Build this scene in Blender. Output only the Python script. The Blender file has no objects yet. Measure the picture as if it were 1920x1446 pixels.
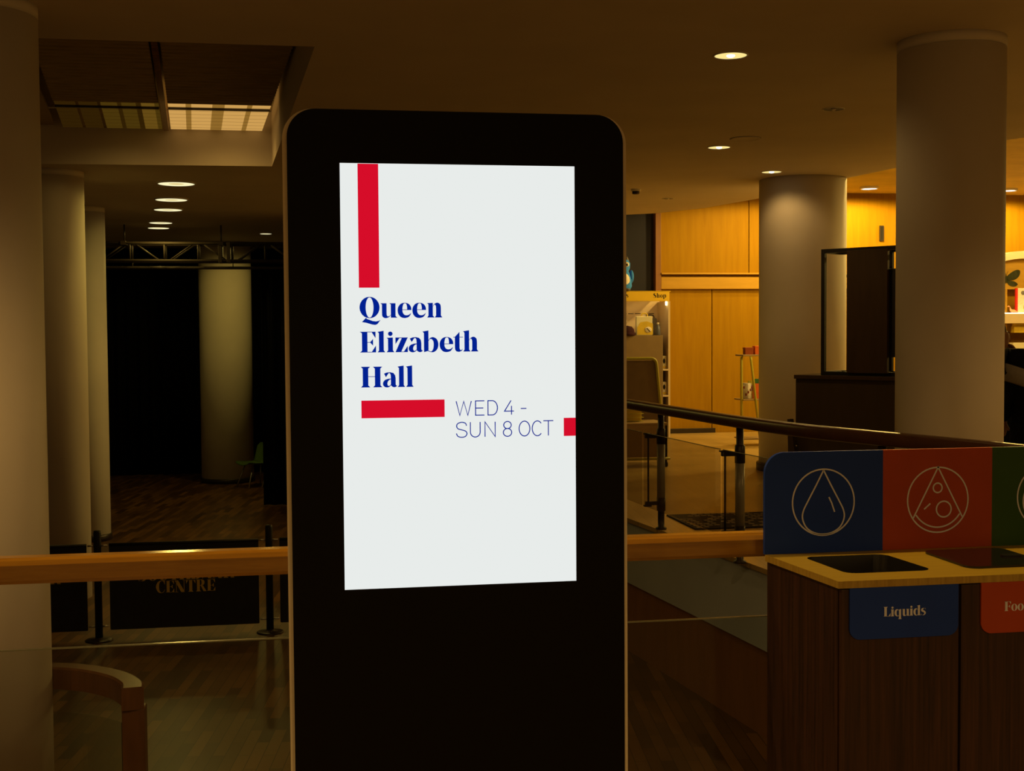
import bpy, bmesh, math, random
from mathutils import Vector, Matrix
from mathutils.geometry import tessellate_polygon

random.seed(4)
PI = math.pi
scene = bpy.context.scene
COL = scene.collection

# ------------------------------------------------------------------ camera
EYE = Vector((0, 0, 1.62))
YAW, PITCH, ROLL = 0.16811, -0.0415, 0.00675
fw = Vector((math.sin(YAW) * math.cos(PITCH), math.cos(YAW) * math.cos(PITCH), math.sin(PITCH)))
r0 = Vector((math.cos(YAW), -math.sin(YAW), 0))
u0 = r0.cross(fw)
rt = r0 * math.cos(ROLL) - u0 * math.sin(ROLL)
up = u0 * math.cos(ROLL) + r0 * math.sin(ROLL)
cam_data = bpy.data.cameras.new('camera')
cam_data.sensor_width = 36.0
cam_data.lens = 2400 / 1920 * 36.0
cam_data.clip_start = 0.05
cam = bpy.data.objects.new('camera', cam_data)
cam.matrix_world = Matrix(((rt.x, up.x, -fw.x, EYE.x), (rt.y, up.y, -fw.y, EYE.y), (rt.z, up.z, -fw.z, EYE.z), (0, 0, 0, 1)))
COL.objects.link(cam)
scene.camera = cam

# ------------------------------------------------------------------ world, exposure
world = bpy.data.worlds.new('world')
scene.world = world
world.use_nodes = True
world.node_tree.nodes['Background'].inputs[0].default_value = (1.0, 0.60, 0.20, 1)
world.node_tree.nodes['Background'].inputs[1].default_value = 0.25
vs = scene.view_settings
vs.view_transform = 'Standard'
vs.look = 'None'
vs.exposure = 0.0
vs.gamma = 1.0
vs.use_curve_mapping = False

WARM = (1.0, 0.60, 0.19)
SHOPLIGHT = (1.0, 0.66, 0.16)

# lamp powers (watts)
P_NEAR, P_RIGHT, P_HALL, P_SHOP = 92, 60, 45, 215


def lamp(name, loc, power, colour=WARM, angle=150, blend=0.6, radius=0.06, parent=None):
    d = bpy.data.lights.new(name, 'SPOT')
    d.energy = power
    d.color = colour
    d.spot_size = math.radians(angle)
    d.spot_blend = blend
    d.shadow_soft_size = radius
    o = bpy.data.objects.new(name, d)
    o.location = loc
    COL.objects.link(o)
    if parent:
        o.parent = parent
    return o


# ------------------------------------------------------------------ materials
def mat(name, col, rough=0.6, spec=0.35, metal=0.0, noise=0.0, nscale=8.0, bump=0.0, stretch=None):
    m = bpy.data.materials.new(name)
    m.use_nodes = True
    nt = m.node_tree
    b = nt.nodes['Principled BSDF']
    b.inputs['Base Color'].default_value = (*col, 1)
    b.inputs['Roughness'].default_value = rough
    b.inputs['Specular IOR Level'].default_value = spec
    b.inputs['Metallic'].default_value = metal
    if noise or bump:
        tc = nt.nodes.new('ShaderNodeTexCoord')
        mp = nt.nodes.new('ShaderNodeMapping')
        mp.inputs['Scale'].default_value = stretch or (1, 1, 1)
        n = nt.nodes.new('ShaderNodeTexNoise')
        n.inputs['Scale'].default_value = nscale
        n.inputs['Detail'].default_value = 6
        nt.links.new(tc.outputs['Object'], mp.inputs[0])
        nt.links.new(mp.outputs[0], n.inputs['Vector'])
        if noise:
            r = nt.nodes.new('ShaderNodeValToRGB')
            r.color_ramp.elements[0].position = 0.3
            r.color_ramp.elements[1].position = 0.7
            r.color_ramp.elements[0].color = (*[max(0, c * (1 - noise)) for c in col], 1)
            r.color_ramp.elements[1].color = (*[min(1, c * (1 + noise)) for c in col], 1)
            nt.links.new(n.outputs['Fac'], r.inputs[0])
            nt.links.new(r.outputs[0], b.inputs['Base Color'])
        if bump:
            bp = nt.nodes.new('ShaderNodeBump')
            bp.inputs['Strength'].default_value = bump
            bp.inputs['Distance'].default_value = 0.01
            nt.links.new(n.outputs['Fac'], bp.inputs['Height'])
            nt.links.new(bp.outputs[0], b.inputs['Normal'])
    return m


def wood(name, dark, light, stretch=(14, 14, 1), scale=3.0, rough=0.4, spec=0.4, sharp=0.5):
    """grain made of two stretched noises"""
    m = bpy.data.materials.new(name)
    m.use_nodes = True
    nt = m.node_tree
    b = nt.nodes['Principled BSDF']
    b.inputs['Roughness'].default_value = rough
    b.inputs['Specular IOR Level'].default_value = spec
    tc = nt.nodes.new('ShaderNodeTexCoord')
    mp = nt.nodes.new('ShaderNodeMapping')
    mp.inputs['Scale'].default_value = stretch
    n = nt.nodes.new('ShaderNodeTexNoise')
    n.inputs['Scale'].default_value = scale
    n.inputs['Detail'].default_value = 8
    n.inputs['Roughness'].default_value = 0.62
    n.inputs['Distortion'].default_value = 0.35
    r = nt.nodes.new('ShaderNodeValToRGB')
    r.color_ramp.elements[0].position = 0.5 - 0.35 * (1 - sharp)
    r.color_ramp.elements[1].position = 0.5 + 0.35 * (1 - sharp)
    r.color_ramp.elements[0].color = (*dark, 1)
    r.color_ramp.elements[1].color = (*light, 1)
    nt.links.new(tc.outputs['Object'], mp.inputs[0])
    nt.links.new(mp.outputs[0], n.inputs['Vector'])
    nt.links.new(n.outputs['Fac'], r.inputs[0])
    nt.links.new(r.outputs[0], b.inputs['Base Color'])
    return m


def planks(name, c1, c2, gap, width, length, rot=0.0, rough=0.35, spec=0.5):
    """strip floor: brick texture along one direction"""
    m = bpy.data.materials.new(name)
    m.use_nodes = True
    nt = m.node_tree
    b = nt.nodes['Principled BSDF']
    b.inputs['Roughness'].default_value = rough
    b.inputs['Specular IOR Level'].default_value = spec
    tc = nt.nodes.new('ShaderNodeTexCoord')
    mp = nt.nodes.new('ShaderNodeMapping')
    mp.inputs['Rotation'].default_value = (0, 0, rot)
    k = nt.nodes.new('ShaderNodeTexBrick')
    k.inputs['Scale'].default_value = 1.0
    k.inputs['Brick Width'].default_value = length
    k.inputs['Row Height'].default_value = width
    k.inputs['Mortar Size'].default_value = 0.0025
    k.inputs['Bias'].default_value = 0.0
    k.inputs['Color1'].default_value = (*c1, 1)
    k.inputs['Color2'].default_value = (*c2, 1)
    k.inputs['Mortar'].default_value = (*gap, 1)
    n = nt.nodes.new('ShaderNodeTexNoise')
    n.inputs['Scale'].default_value = 1.3
    n.inputs['Detail'].default_value = 5
    mx = nt.nodes.new('ShaderNodeMix')
    mx.data_type = 'RGBA'
    mx.blend_type = 'MULTIPLY'
    mx.inputs[0].default_value = 0.55
    nt.links.new(tc.outputs['Object'], mp.inputs[0])
    nt.links.new(mp.outputs[0], k.inputs['Vector'])
    nt.links.new(tc.outputs['Object'], n.inputs['Vector'])
    nt.links.new(k.outputs['Color'], mx.inputs[6])
    nt.links.new(n.outputs['Fac'], mx.inputs[7])
    nt.links.new(mx.outputs[2], b.inputs['Base Color'])
    return m


def emit(name, col, strength=1.0):
    m = bpy.data.materials.new(name)
    m.use_nodes = True
    nt = m.node_tree
    b = nt.nodes['Principled BSDF']
    b.inputs['Base Color'].default_value = (0, 0, 0, 1)
    b.inputs['Specular IOR Level'].default_value = 0.0
    b.inputs['Roughness'].default_value = 1.0
    b.inputs['Emission Color'].default_value = (*col, 1)
    b.inputs['Emission Strength'].default_value = strength
    return m


def glass(name, tint, gloss=0.5):
    m = bpy.data.materials.new(name)
    m.use_nodes = True
    nt = m.node_tree
    for n in list(nt.nodes):
        nt.nodes.remove(n)
    out = nt.nodes.new('ShaderNodeOutputMaterial')
    tr = nt.nodes.new('ShaderNodeBsdfTransparent')
    tr.inputs[0].default_value = (*tint, 1)
    gl = nt.nodes.new('ShaderNodeBsdfGlossy')
    gl.inputs['Roughness'].default_value = 0.03
    fr = nt.nodes.new('ShaderNodeFresnel')
    fr.inputs[0].default_value = 1.45
    mu = nt.nodes.new('ShaderNodeMath')
    mu.operation = 'MULTIPLY'
    mu.inputs[1].default_value = gloss
    mx = nt.nodes.new('ShaderNodeMixShader')
    nt.links.new(fr.outputs[0], mu.inputs[0])
    nt.links.new(mu.outputs[0], mx.inputs[0])
    nt.links.new(tr.outputs[0], mx.inputs[1])
    nt.links.new(gl.outputs[0], mx.inputs[2])
    nt.links.new(mx.outputs[0], out.inputs[0])
    return m


M = dict(
    ceiling=mat('ceiling_plaster', (0.62, 0.55, 0.47), 0.85, 0.15, noise=0.04, nscale=1.5),
    plaster=mat('column_plaster', (0.70, 0.64, 0.56), 0.7, 0.25, noise=0.04, nscale=2.0),
    greywall=mat('grey_plaster', (0.38, 0.42, 0.46), 0.8, 0.2, noise=0.06, nscale=1.2),
    darkgrey=mat('dark_grey_paint', (0.028, 0.028, 0.046), 0.8, 0.2, noise=0.05, nscale=2),
    lining=mat('dark_ceiling_lining', (0.42, 0.34, 0.20), 0.85, 0.1, noise=0.15, nscale=4, stretch=(1, 20, 1)),
    black=mat('black_paint', (0.010, 0.009, 0.008), 0.55, 0.3, noise=0.2),
    blackwall=mat('black_masking', (0.003, 0.003, 0.004), 0.95, 0.05, noise=0.2),
    drape=mat('black_drape_cloth', (0.004, 0.004, 0.006), 0.95, 0.05, noise=0.3, nscale=30),
    landing=planks('landing_boards', (0.52, 0.36, 0.12), (0.58, 0.40, 0.14), (0.36, 0.24, 0.08), 0.09, 1.2, rot=PI / 2 + 0.1, rough=0.28),
    hallfloor=planks('hall_parquet', (0.075, 0.034, 0.008), (0.24, 0.115, 0.025), (0.03, 0.014, 0.004), 0.085, 0.55, rot=PI / 2 + 0.13, rough=0.36, spec=0.35),
    oakwall=wood('oak_veneer_wall', (0.26, 0.134, 0.003), (0.345, 0.186, 0.005), (9, 9, 0.7), 1.6, 0.55, 0.06, 0.15),
    oakbeam=wood('oak_beam', (0.38, 0.215, 0.02), (0.48, 0.28, 0.035), (1.0, 9, 9), 2.0, 0.45, 0.2, 0.2),
    slatceil=planks('oak_ceiling_boards', (0.68, 0.50, 0.12), (0.74, 0.55, 0.14), (0.34, 0.22, 0.04), 0.30, 6.0, rough=0.6, spec=0.2),
    railwood=wood('handrail_hardwood', (0.22, 0.100, 0.008), (0.40, 0.20, 0.018), (1.2, 18, 18), 2.5, 0.16, 0.8, 0.3),
    darkrail=wood('dark_handrail_wood', (0.055, 0.021, 0.008), (0.085, 0.032, 0.012), (3, 3, 3), 3, 0.32, 0.3, 0.3),
    redwood=wood('reddish_panel_wood', (0.19, 0.085, 0.03), (0.27, 0.12, 0.045), (6, 6, 1), 1.6, 0.5, 0.3, 0.3),
    newel=wood('newel_wood', (0.085, 0.032, 0.010), (0.14, 0.055, 0.018), (8, 8, 1), 3, 0.3, 0.5, 0.3),
    veneer=wood('dark_walnut_veneer', (0.010, 0.005, 0.004), (0.070, 0.028, 0.015), (32, 32, 0.8), 3.0, 0.45, 0.35, 0.35),
    bamboo=wood('pale_laminated_top', (0.34, 0.24, 0.016), (0.43, 0.31, 0.028), (1.5, 22, 22), 3.0, 0.4, 0.4, 0.3),
    bambooedge=wood('laminated_edge', (0.30, 0.19, 0.025), (0.50, 0.34, 0.06), (40, 40, 4), 3.0, 0.45, 0.35, 0.3),
    totemface=mat('black_glass_face', (0.0035, 0.003, 0.0025), 0.32, 0.12),
    totembody=mat('champagne_metal', (0.80, 0.72, 0.56), 0.45, 0.5, noise=0.03),
    screen=emit('screen_white', (0.806, 0.838, 0.823)),
    scred=emit('screen_red', (0.672, 0.004, 0.022)),
    scblue=emit('screen_blue', (0.0003, 0.0145, 0.278)),
    boardblue=mat('board_blue', (0.012, 0.044, 0.33), 0.55, 0.2, noise=0.05),
    boardred=mat('board_red', (0.40, 0.055, 0.012), 0.5, 0.3, noise=0.05),
    boardgreen=mat('board_green', (0.028, 0.085, 0.012), 0.5, 0.3, noise=0.05),
    printcream=mat('printed_cream', (0.66, 0.70, 0.88), 0.6, 0.2),
    blackplastic=mat('black_plastic', (0.012, 0.011, 0.010), 0.3, 0.5, noise=0.1),
    blackgloss=mat('black_gloss_lid', (0.010, 0.008, 0.008), 0.12, 0.5),
    glass=glass('clear_glass', (0.88, 0.90, 0.88), 0.35),
    tintglass=glass('tinted_glass', (0.88, 0.86, 0.82), 0.3),
    glassedge=mat('glass_edge', (0.20, 0.22, 0.17), 0.2, 0.6, noise=0.05),
    post=mat('grey_post_metal', (0.46, 0.46, 0.42), 0.4, 0.5, metal=0.3, noise=0.05),
    bronze=mat('dark_bronze', (0.03, 0.02, 0.013), 0.4, 0.5, metal=0.3, noise=0.1),
    steel=mat('brushed_steel', (0.55, 0.53, 0.50), 0.35, 0.5, metal=0.9, noise=0.05, nscale=40),
    truss=mat('truss_aluminium', (0.045, 0.034, 0.026), 0.65, 0.3, metal=0.0, noise=0.06),
    whitemetal=mat('white_metal', (0.72, 0.68, 0.60), 0.5, 0.4),
    downlight=emit('downlight_reflector', (1.0, 0.80, 0.28), 1.0),
    downbulb=emit('downlight_bulb', (1.0, 0.97, 0.80), 6.0),
    ringglow=emit('ring_lamp_glow', (1.0, 0.92, 0.52), 1.0),
    ringdim=emit('ring_lamp_centre', (0.85, 0.68, 0.27), 0.85),
    shopglow=emit('shop_lamp_glow', (1.0, 0.98, 0.94), 5.0),
    cellbright=emit('luminous_cell_bright', (0.60, 0.33, 0.085), 1.0),
    celldim=emit('luminous_cell_dim', (0.27, 0.135, 0.022), 1.0),
    cellfaint=emit('luminous_cell_faint', (0.062, 0.033, 0.003), 1.0),
    cellfainter=emit('luminous_cell_fainter', (0.028, 0.0125, 0.001), 1.0),
    cellglim=emit('luminous_cell_glimmer', (0.125, 0.066, 0.007), 1.0),
    yellow=mat('yellow_sign_board', (0.72, 0.48, 0.02), 0.5, 0.3, noise=0.03),
    ink=mat('black_ink', (0.012, 0.010, 0.008), 0.6, 0.2),
    unitwhite=mat('warm_white_laminate', (0.60, 0.48, 0.34), 0.55, 0.3, noise=0.03),
    unitbrown=mat('taupe_laminate', (0.20, 0.135, 0.065), 0.55, 0.3, noise=0.05),
    striplight=emit('strip_light_glow', (1.0, 0.74, 0.30), 9.0),
    olive=mat('olive_powder_coat', (0.42, 0.38, 0.04), 0.45, 0.4, noise=0.04),
    plywood=wood('plywood', (0.28, 0.19, 0.08), (0.34, 0.23, 0.10), (2, 6, 6), 2, 0.55, 0.3, 0.2),
    teal=mat('teal_plush', (0.045, 0.22, 0.75), 0.95, 0.1, noise=0.2, nscale=60, bump=0.4),
    plushwhite=mat('white_plush', (0.65, 0.60, 0.55), 0.95, 0.1, noise=0.1, nscale=60, bump=0.4),
    plushgrey=mat('grey_plush', (0.16, 0.15, 0.15), 0.95, 0.1, noise=0.2, nscale=60, bump=0.4),
    paper=mat('pale_paper', (0.66, 0.62, 0.46), 0.7, 0.2, noise=0.04),
    packyellow=mat('yellow_print', (0.62, 0.45, 0.04), 0.6, 0.25, noise=0.1),
    maroon=mat('dark_maroon_cloth', (0.035, 0.012, 0.018), 0.9, 0.1, noise=0.3, nscale=20),
    bluegrey=mat('blue_grey_bottle', (0.10, 0.11, 0.17), 0.25, 0.5),
    orange=mat('orange_card', (0.62, 0.13, 0.02), 0.6, 0.25, noise=0.05),
    rust=mat('rust_card', (0.28, 0.06, 0.015), 0.6, 0.25, noise=0.05),
    green=mat('dark_green_card', (0.04, 0.13, 0.05), 0.6, 0.25, noise=0.05),
    greenchair=mat('green_chair_shell', (0.075, 0.15, 0.02), 0.4, 0.4, noise=0.05),
    moth=mat('dark_olive_print', (0.030, 0.034, 0.012), 0.7, 0.2, noise=0.4, nscale=12),
    red=mat('red_cover', (0.55, 0.02, 0.015), 0.5, 0.3, noise=0.05),
    pink=mat('pink_plastic', (0.60, 0.26, 0.15), 0.5, 0.4),
    cream=mat('cream_board', (0.62, 0.50, 0.33), 0.6, 0.25, noise=0.03),
    darkcab=wood('dark_stained_board', (0.034, 0.018, 0.008), (0.055, 0.030, 0.012), (8, 8, 1), 2, 0.5, 0.3, 0.2),
    counter=wood('dark_counter_board', (0.040, 0.026, 0.012), (0.055, 0.035, 0.016), (5, 5, 1), 2, 0.5, 0.3, 0.2),
    skin=mat('skin', (0.30, 0.15, 0.085), 0.55, 0.35, noise=0.08, nscale=20),
    lips=mat('lips', (0.20, 0.075, 0.05), 0.5, 0.35),
    hair=mat('greying_hair', (0.12, 0.09, 0.07), 0.8, 0.2, noise=0.4, nscale=80),
    cloth=mat('black_clothing', (0.006, 0.006, 0.006), 0.95, 0.08, noise=0.3, nscale=40),
    greycloth=mat('grey_clothing', (0.20, 0.18, 0.17), 0.9, 0.1, noise=0.1, nscale=30),
    rubber=mat('black_rubber', (0.010, 0.010, 0.010), 0.7, 0.3),
    matdark=mat('mat_dark', (0.035, 0.026, 0.018), 0.8, 0.2, noise=0.3, nscale=40),
    matpale=mat('mat_pale', (0.40, 0.33, 0.22), 0.6, 0.3, noise=0.2, nscale=40),
    gilt=mat('ochre_print', (0.52, 0.36, 0.05), 0.7, 0.2),
)


# ------------------------------------------------------------------ mesh builder
class MB:
    def __init__(self):
        self.bm = bmesh.new()

    def face(self, pts, mi=0):
        vs_ = [self.bm.verts.new(p) for p in pts]
        try:
            f = self.bm.faces.new(vs_)
            f.material_index = mi
            return f
        except ValueError:
            return None

    def box(self, x0, x1, y0, y1, z0, z1, mi=0, bevel=0.0, rot=None):
        g = bmesh.ops.create_cube(self.bm, size=1.0)
        vs_ = g['verts']
        for v in vs_:
            v.co = Vector((x0 + (v.co.x + .5) * (x1 - x0), y0 + (v.co.y + .5) * (y1 - y0), z0 + (v.co.z + .5) * (z1 - z0)))
        fs = list({f for v in vs_ for f in v.link_faces})
        for f in fs:
            f.material_index = mi
        if bevel:
            es = list({e for v in vs_ for e in v.link_edges})
            bmesh.ops.bevel(self.bm, geom=es, offset=bevel, segments=2, profile=0.5, affect='EDGES')
        if rot is not None:
            bmesh.ops.transform(self.bm, matrix=rot, verts=[v for v in vs_ if v.is_valid])
        return self

    def tube(self, pts, r, n=10, closed=False, mi=0, caps=True, up=Vector((0, 0, 1))):
        """round tube along a path; r a number or a list"""
        pts = [Vector(p) for p in pts]
        rs = r if isinstance(r, (list, tuple)) else [r] * len(pts)
        rings = []
        prev = None
        for i, p in enumerate(pts):
            if closed:
                d = (pts[(i + 1) % len(pts)] - pts[i - 1]).normalized()
            elif i == 0:
                d = (pts[1] - pts[0]).normalized()
            elif i == len(pts) - 1:
                d = (pts[-1] - pts[-2]).normalized()
            else:
                d = ((pts[i + 1] - p).normalized() + (p - pts[i - 1]).normalized()).normalized()
            if prev is None:
                a = d.cross(up)
                if a.length < 1e-3:
                    a = d.cross(Vector((1, 0, 0)))
            else:
                a = prev - d * prev.dot(d)
            a.normalize()
            prev = a
            b = d.cross(a)
            rings.append([self.bm.verts.new(p + (a * math.cos(t) + b * math.sin(t)) * rs[i]) for t in [2 * PI * k / n for k in range(n)]])
        m = len(rings)
        for i in range(m if closed else m - 1):
            A, B = rings[i], rings[(i + 1) % m]
            for k in range(n):
                f = self.bm.faces.new((A[k], A[(k + 1) % n], B[(k + 1) % n], B[k]))
                f.material_index = mi
                f.smooth = True
        if caps and not closed:
            self.bm.faces.new(rings[0][::-1]).material_index = mi
            self.bm.faces.new(rings[-1]).material_index = mi
        return self

    def cyl(self, x, y, z0, z1, r, n=24, mi=0):
        return self.lathe([(r, z0), (r, z1)], (x, y, 0), n, mi)

    def lathe(self, prof, c=(0, 0, 0), n=32, mi=0, caps=True, smooth=True):
        rings = []
        for (r, z) in prof:
            rings.append([self.bm.verts.new((c[0] + r * math.cos(t), c[1] + r * math.sin(t), c[2] + z)) for t in [2 * PI * k / n for k in range(n)]])
        for A, B in zip(rings, rings[1:]):
            for k in range(n):
                f = self.bm.faces.new((A[k], A[(k + 1) % n], B[(k + 1) % n], B[k]))
                f.material_index = mi
                f.smooth = smooth
        if caps:
            self.bm.faces.new(rings[0][::-1]).material_index = mi
            self.bm.faces.new(rings[-1]).material_index = mi
        return self

    def ball(self, c, rx, ry, rz, mi=0, seg=16):
        g = bmesh.ops.create_uvsphere(self.bm, u_segments=seg, v_segments=max(6, seg // 2 + 2), radius=1.0)
        for v in g['verts']:
            v.co = Vector((c[0] + v.co.x * rx, c[1] + v.co.y * ry, c[2] + v.co.z * rz))
        for f in {f for v in g['verts'] for f in v.link_faces}:
            f.material_index = mi
            f.smooth = True
        return self

    def prism(self, loops, axis, a, b, mi=0, cap_a=True, cap_b=True, side_mi=None):
        """2-D outline (loops[0]) with holes (the others) pushed from a to b along an axis
        axis z: points are (x, y); axis y: points are (x, z); axis x: points are (y, z)"""
        def put(p, t):
            return {'z': (p[0], p[1], t), 'y': (p[0], t, p[1]), 'x': (t, p[0], p[1])}[axis]
        tri = tessellate_polygon([[Vector((p[0], p[1], 0)) for p in l] for l in loops])
        flat = [p for l in loops for p in l]
        for t, on in ((a, cap_a), (b, cap_b)):
            if not on:
                continue
            vs_ = [self.bm.verts.new(put(p, t)) for p in flat]
            for tr in tri:
                try:
                    self.bm.faces.new([vs_[i] for i in tr]).material_index = mi
                except ValueError:
                    pass
        if a != b:
            for l in loops:
                n = len(l)
                A = [self.bm.verts.new(put(p, a)) for p in l]
                B = [self.bm.verts.new(put(p, b)) for p in l]
                for k in range(n):
                    f = self.bm.faces.new((A[k], A[(k + 1) % n], B[(k + 1) % n], B[k]))
                    f.material_index = mi if side_mi is None else side_mi
        return self

    def build(self, name, mats, parent=None, loc=None, weld=True):
        if weld:
            bmesh.ops.remove_doubles(self.bm, verts=self.bm.verts, dist=1e-5)
        bmesh.ops.recalc_face_normals(self.bm, faces=self.bm.faces)
        me = bpy.data.meshes.new(name)
        self.bm.to_mesh(me)
        self.bm.free()
        for m in (mats if isinstance(mats, (list, tuple)) else [mats]):
            me.materials.append(m)
        o = bpy.data.objects.new(name, me)
        COL.objects.link(o)
        if parent is not None:
            o.parent = parent
        if loc is not None:
            o.location = loc
        return o


def rrect(x0, x1, y0, y1, r, n=6, corners=(1, 1, 1, 1)):
    """outline of a rectangle with rounded corners (bottom-left, bottom-right, top-right, top-left)"""
    out = []
    for (cx, cy, t0, on, px, py) in ((x0 + r, y0 + r, PI, corners[0], x0, y0), (x1 - r, y0 + r, 1.5 * PI, corners[1], x1, y0),
                                     (x1 - r, y1 - r, 0, corners[2], x1, y1), (x0 + r, y1 - r, 0.5 * PI, corners[3], x0, y1)):
        if on and r > 0:
            out += [(cx + r * math.cos(t0 + k * PI / 2 / n), cy + r * math.sin(t0 + k * PI / 2 / n)) for k in range(n + 1)]
        else:
            out.append((px, py))
    return out


def tag(o, label=None, cat=None, group=None, kind=None):
    if label:
        o['label'] = label
    if cat:
        o['category'] = cat
    if group:
        o['group'] = group
    if kind:
        o['kind'] = kind
    return o


def thing(name, label, cat, loc=(0, 0, 0), rz=0.0, group=None):
    o = bpy.data.objects.new(name, None)
    o.empty_display_size = 0.1
    COL.objects.link(o)
    o.location = loc
    o.rotation_euler = (0, 0, rz)
    return tag(o, label, cat, group)


def children(o):
    return [c for c in bpy.data.objects if c.parent == o]


def copy_tree(o, parent=None):
    c = o.copy()
    COL.objects.link(c)
    c.parent = parent
    for ch in children(o):
        copy_tree(ch, c)
    return c


def struct(o):
    o['kind'] = 'structure'
    return o


def catmull(pts, n=8, closed=False):
    pts = [Vector((*p, 0)) if len(p) == 2 else Vector(p) for p in pts]
    out = []
    m = len(pts)
    for i in range(m if closed else m - 1):
        p1, p2 = pts[i], pts[(i + 1) % m]
        p0 = pts[i - 1] if (closed or i > 0) else p1
        p3 = pts[(i + 2) % m] if (closed or i + 2 < m) else p2
        for k in range(n):
            t = k / n
            out.append(0.5 * ((2 * p1) + (p2 - p0) * t + (2 * p0 - 5 * p1 + 4 * p2 - p3) * t * t + (3 * p1 - 3 * p2 + p3 - p0) * t ** 3))
    if not closed:
        out.append(pts[-1])
    return out


# ------------------------------------------------------------------ lettering (drawn here, no font file)
def G_ring(cx, cy, rx, ry, ix, iy, icx=None, icy=None, n=40):
    icx = cx if icx is None else icx
    icy = cy if icy is None else icy
    return ('strip', [(cx + rx * math.cos(2 * PI * k / n), cy + ry * math.sin(2 * PI * k / n)) for k in range(n + 1)],
            [(icx + ix * math.cos(2 * PI * k / n), icy + iy * math.sin(2 * PI * k / n)) for k in range(n + 1)], False)


def S(o, i):
    return ('strip', o, i, True)


def L_(*p):
    return ('poly', list(p))


STEM_H = L_((0, 283), (86, 297), (86, 27), (106, 0), (0, 0), (20, 27), (20, 262))


def arch(x):
    return [S([(x, 150), (x + 12, 178), (x + 45, 203), (x + 78, 203), (x + 105, 180), (x + 113, 135), (x + 113, 27)],
              [(x, 140), (x + 5, 158), (x + 22, 178), (x + 34, 175), (x + 43, 155), (x + 45, 120), (x + 45, 27)]),
            L_((x + 45, 30), (x + 113, 30), (x + 133, 0), (x + 26, 0))]


E_LOW = [S([(192, 108), (185, 150), (155, 190), (100, 206), (45, 192), (10, 150), (0, 100), (12, 45), (50, 5), (100, -5), (150, 8), (178, 40), (188, 68)],
           [(132, 108), (130, 155), (120, 190), (101, 199), (82, 188), (70, 150), (67, 105), (72, 70), (92, 42), (120, 33), (150, 38), (174, 54), (188, 68)]),
         L_((66, 113), (191, 113), (191, 105), (66, 105))]
BOWL_R = S([(86, 165), (115, 197), (160, 203), (205, 172), (224, 105), (208, 38), (165, 0), (120, -4), (70, 14)],
           [(86, 148), (103, 175), (130, 176), (152, 148), (158, 102), (151, 45), (134, 14), (112, 6), (80, 24)])
BOWL_L = S([(140, 165), (111, 197), (66, 203), (21, 172), (2, 105), (18, 38), (61, 0), (106, -4), (150, 20)],
           [(140, 148), (123, 175), (96, 176), (74, 148), (68, 102), (75, 45), (92, 14), (114, 10), (142, 34)])
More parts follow.
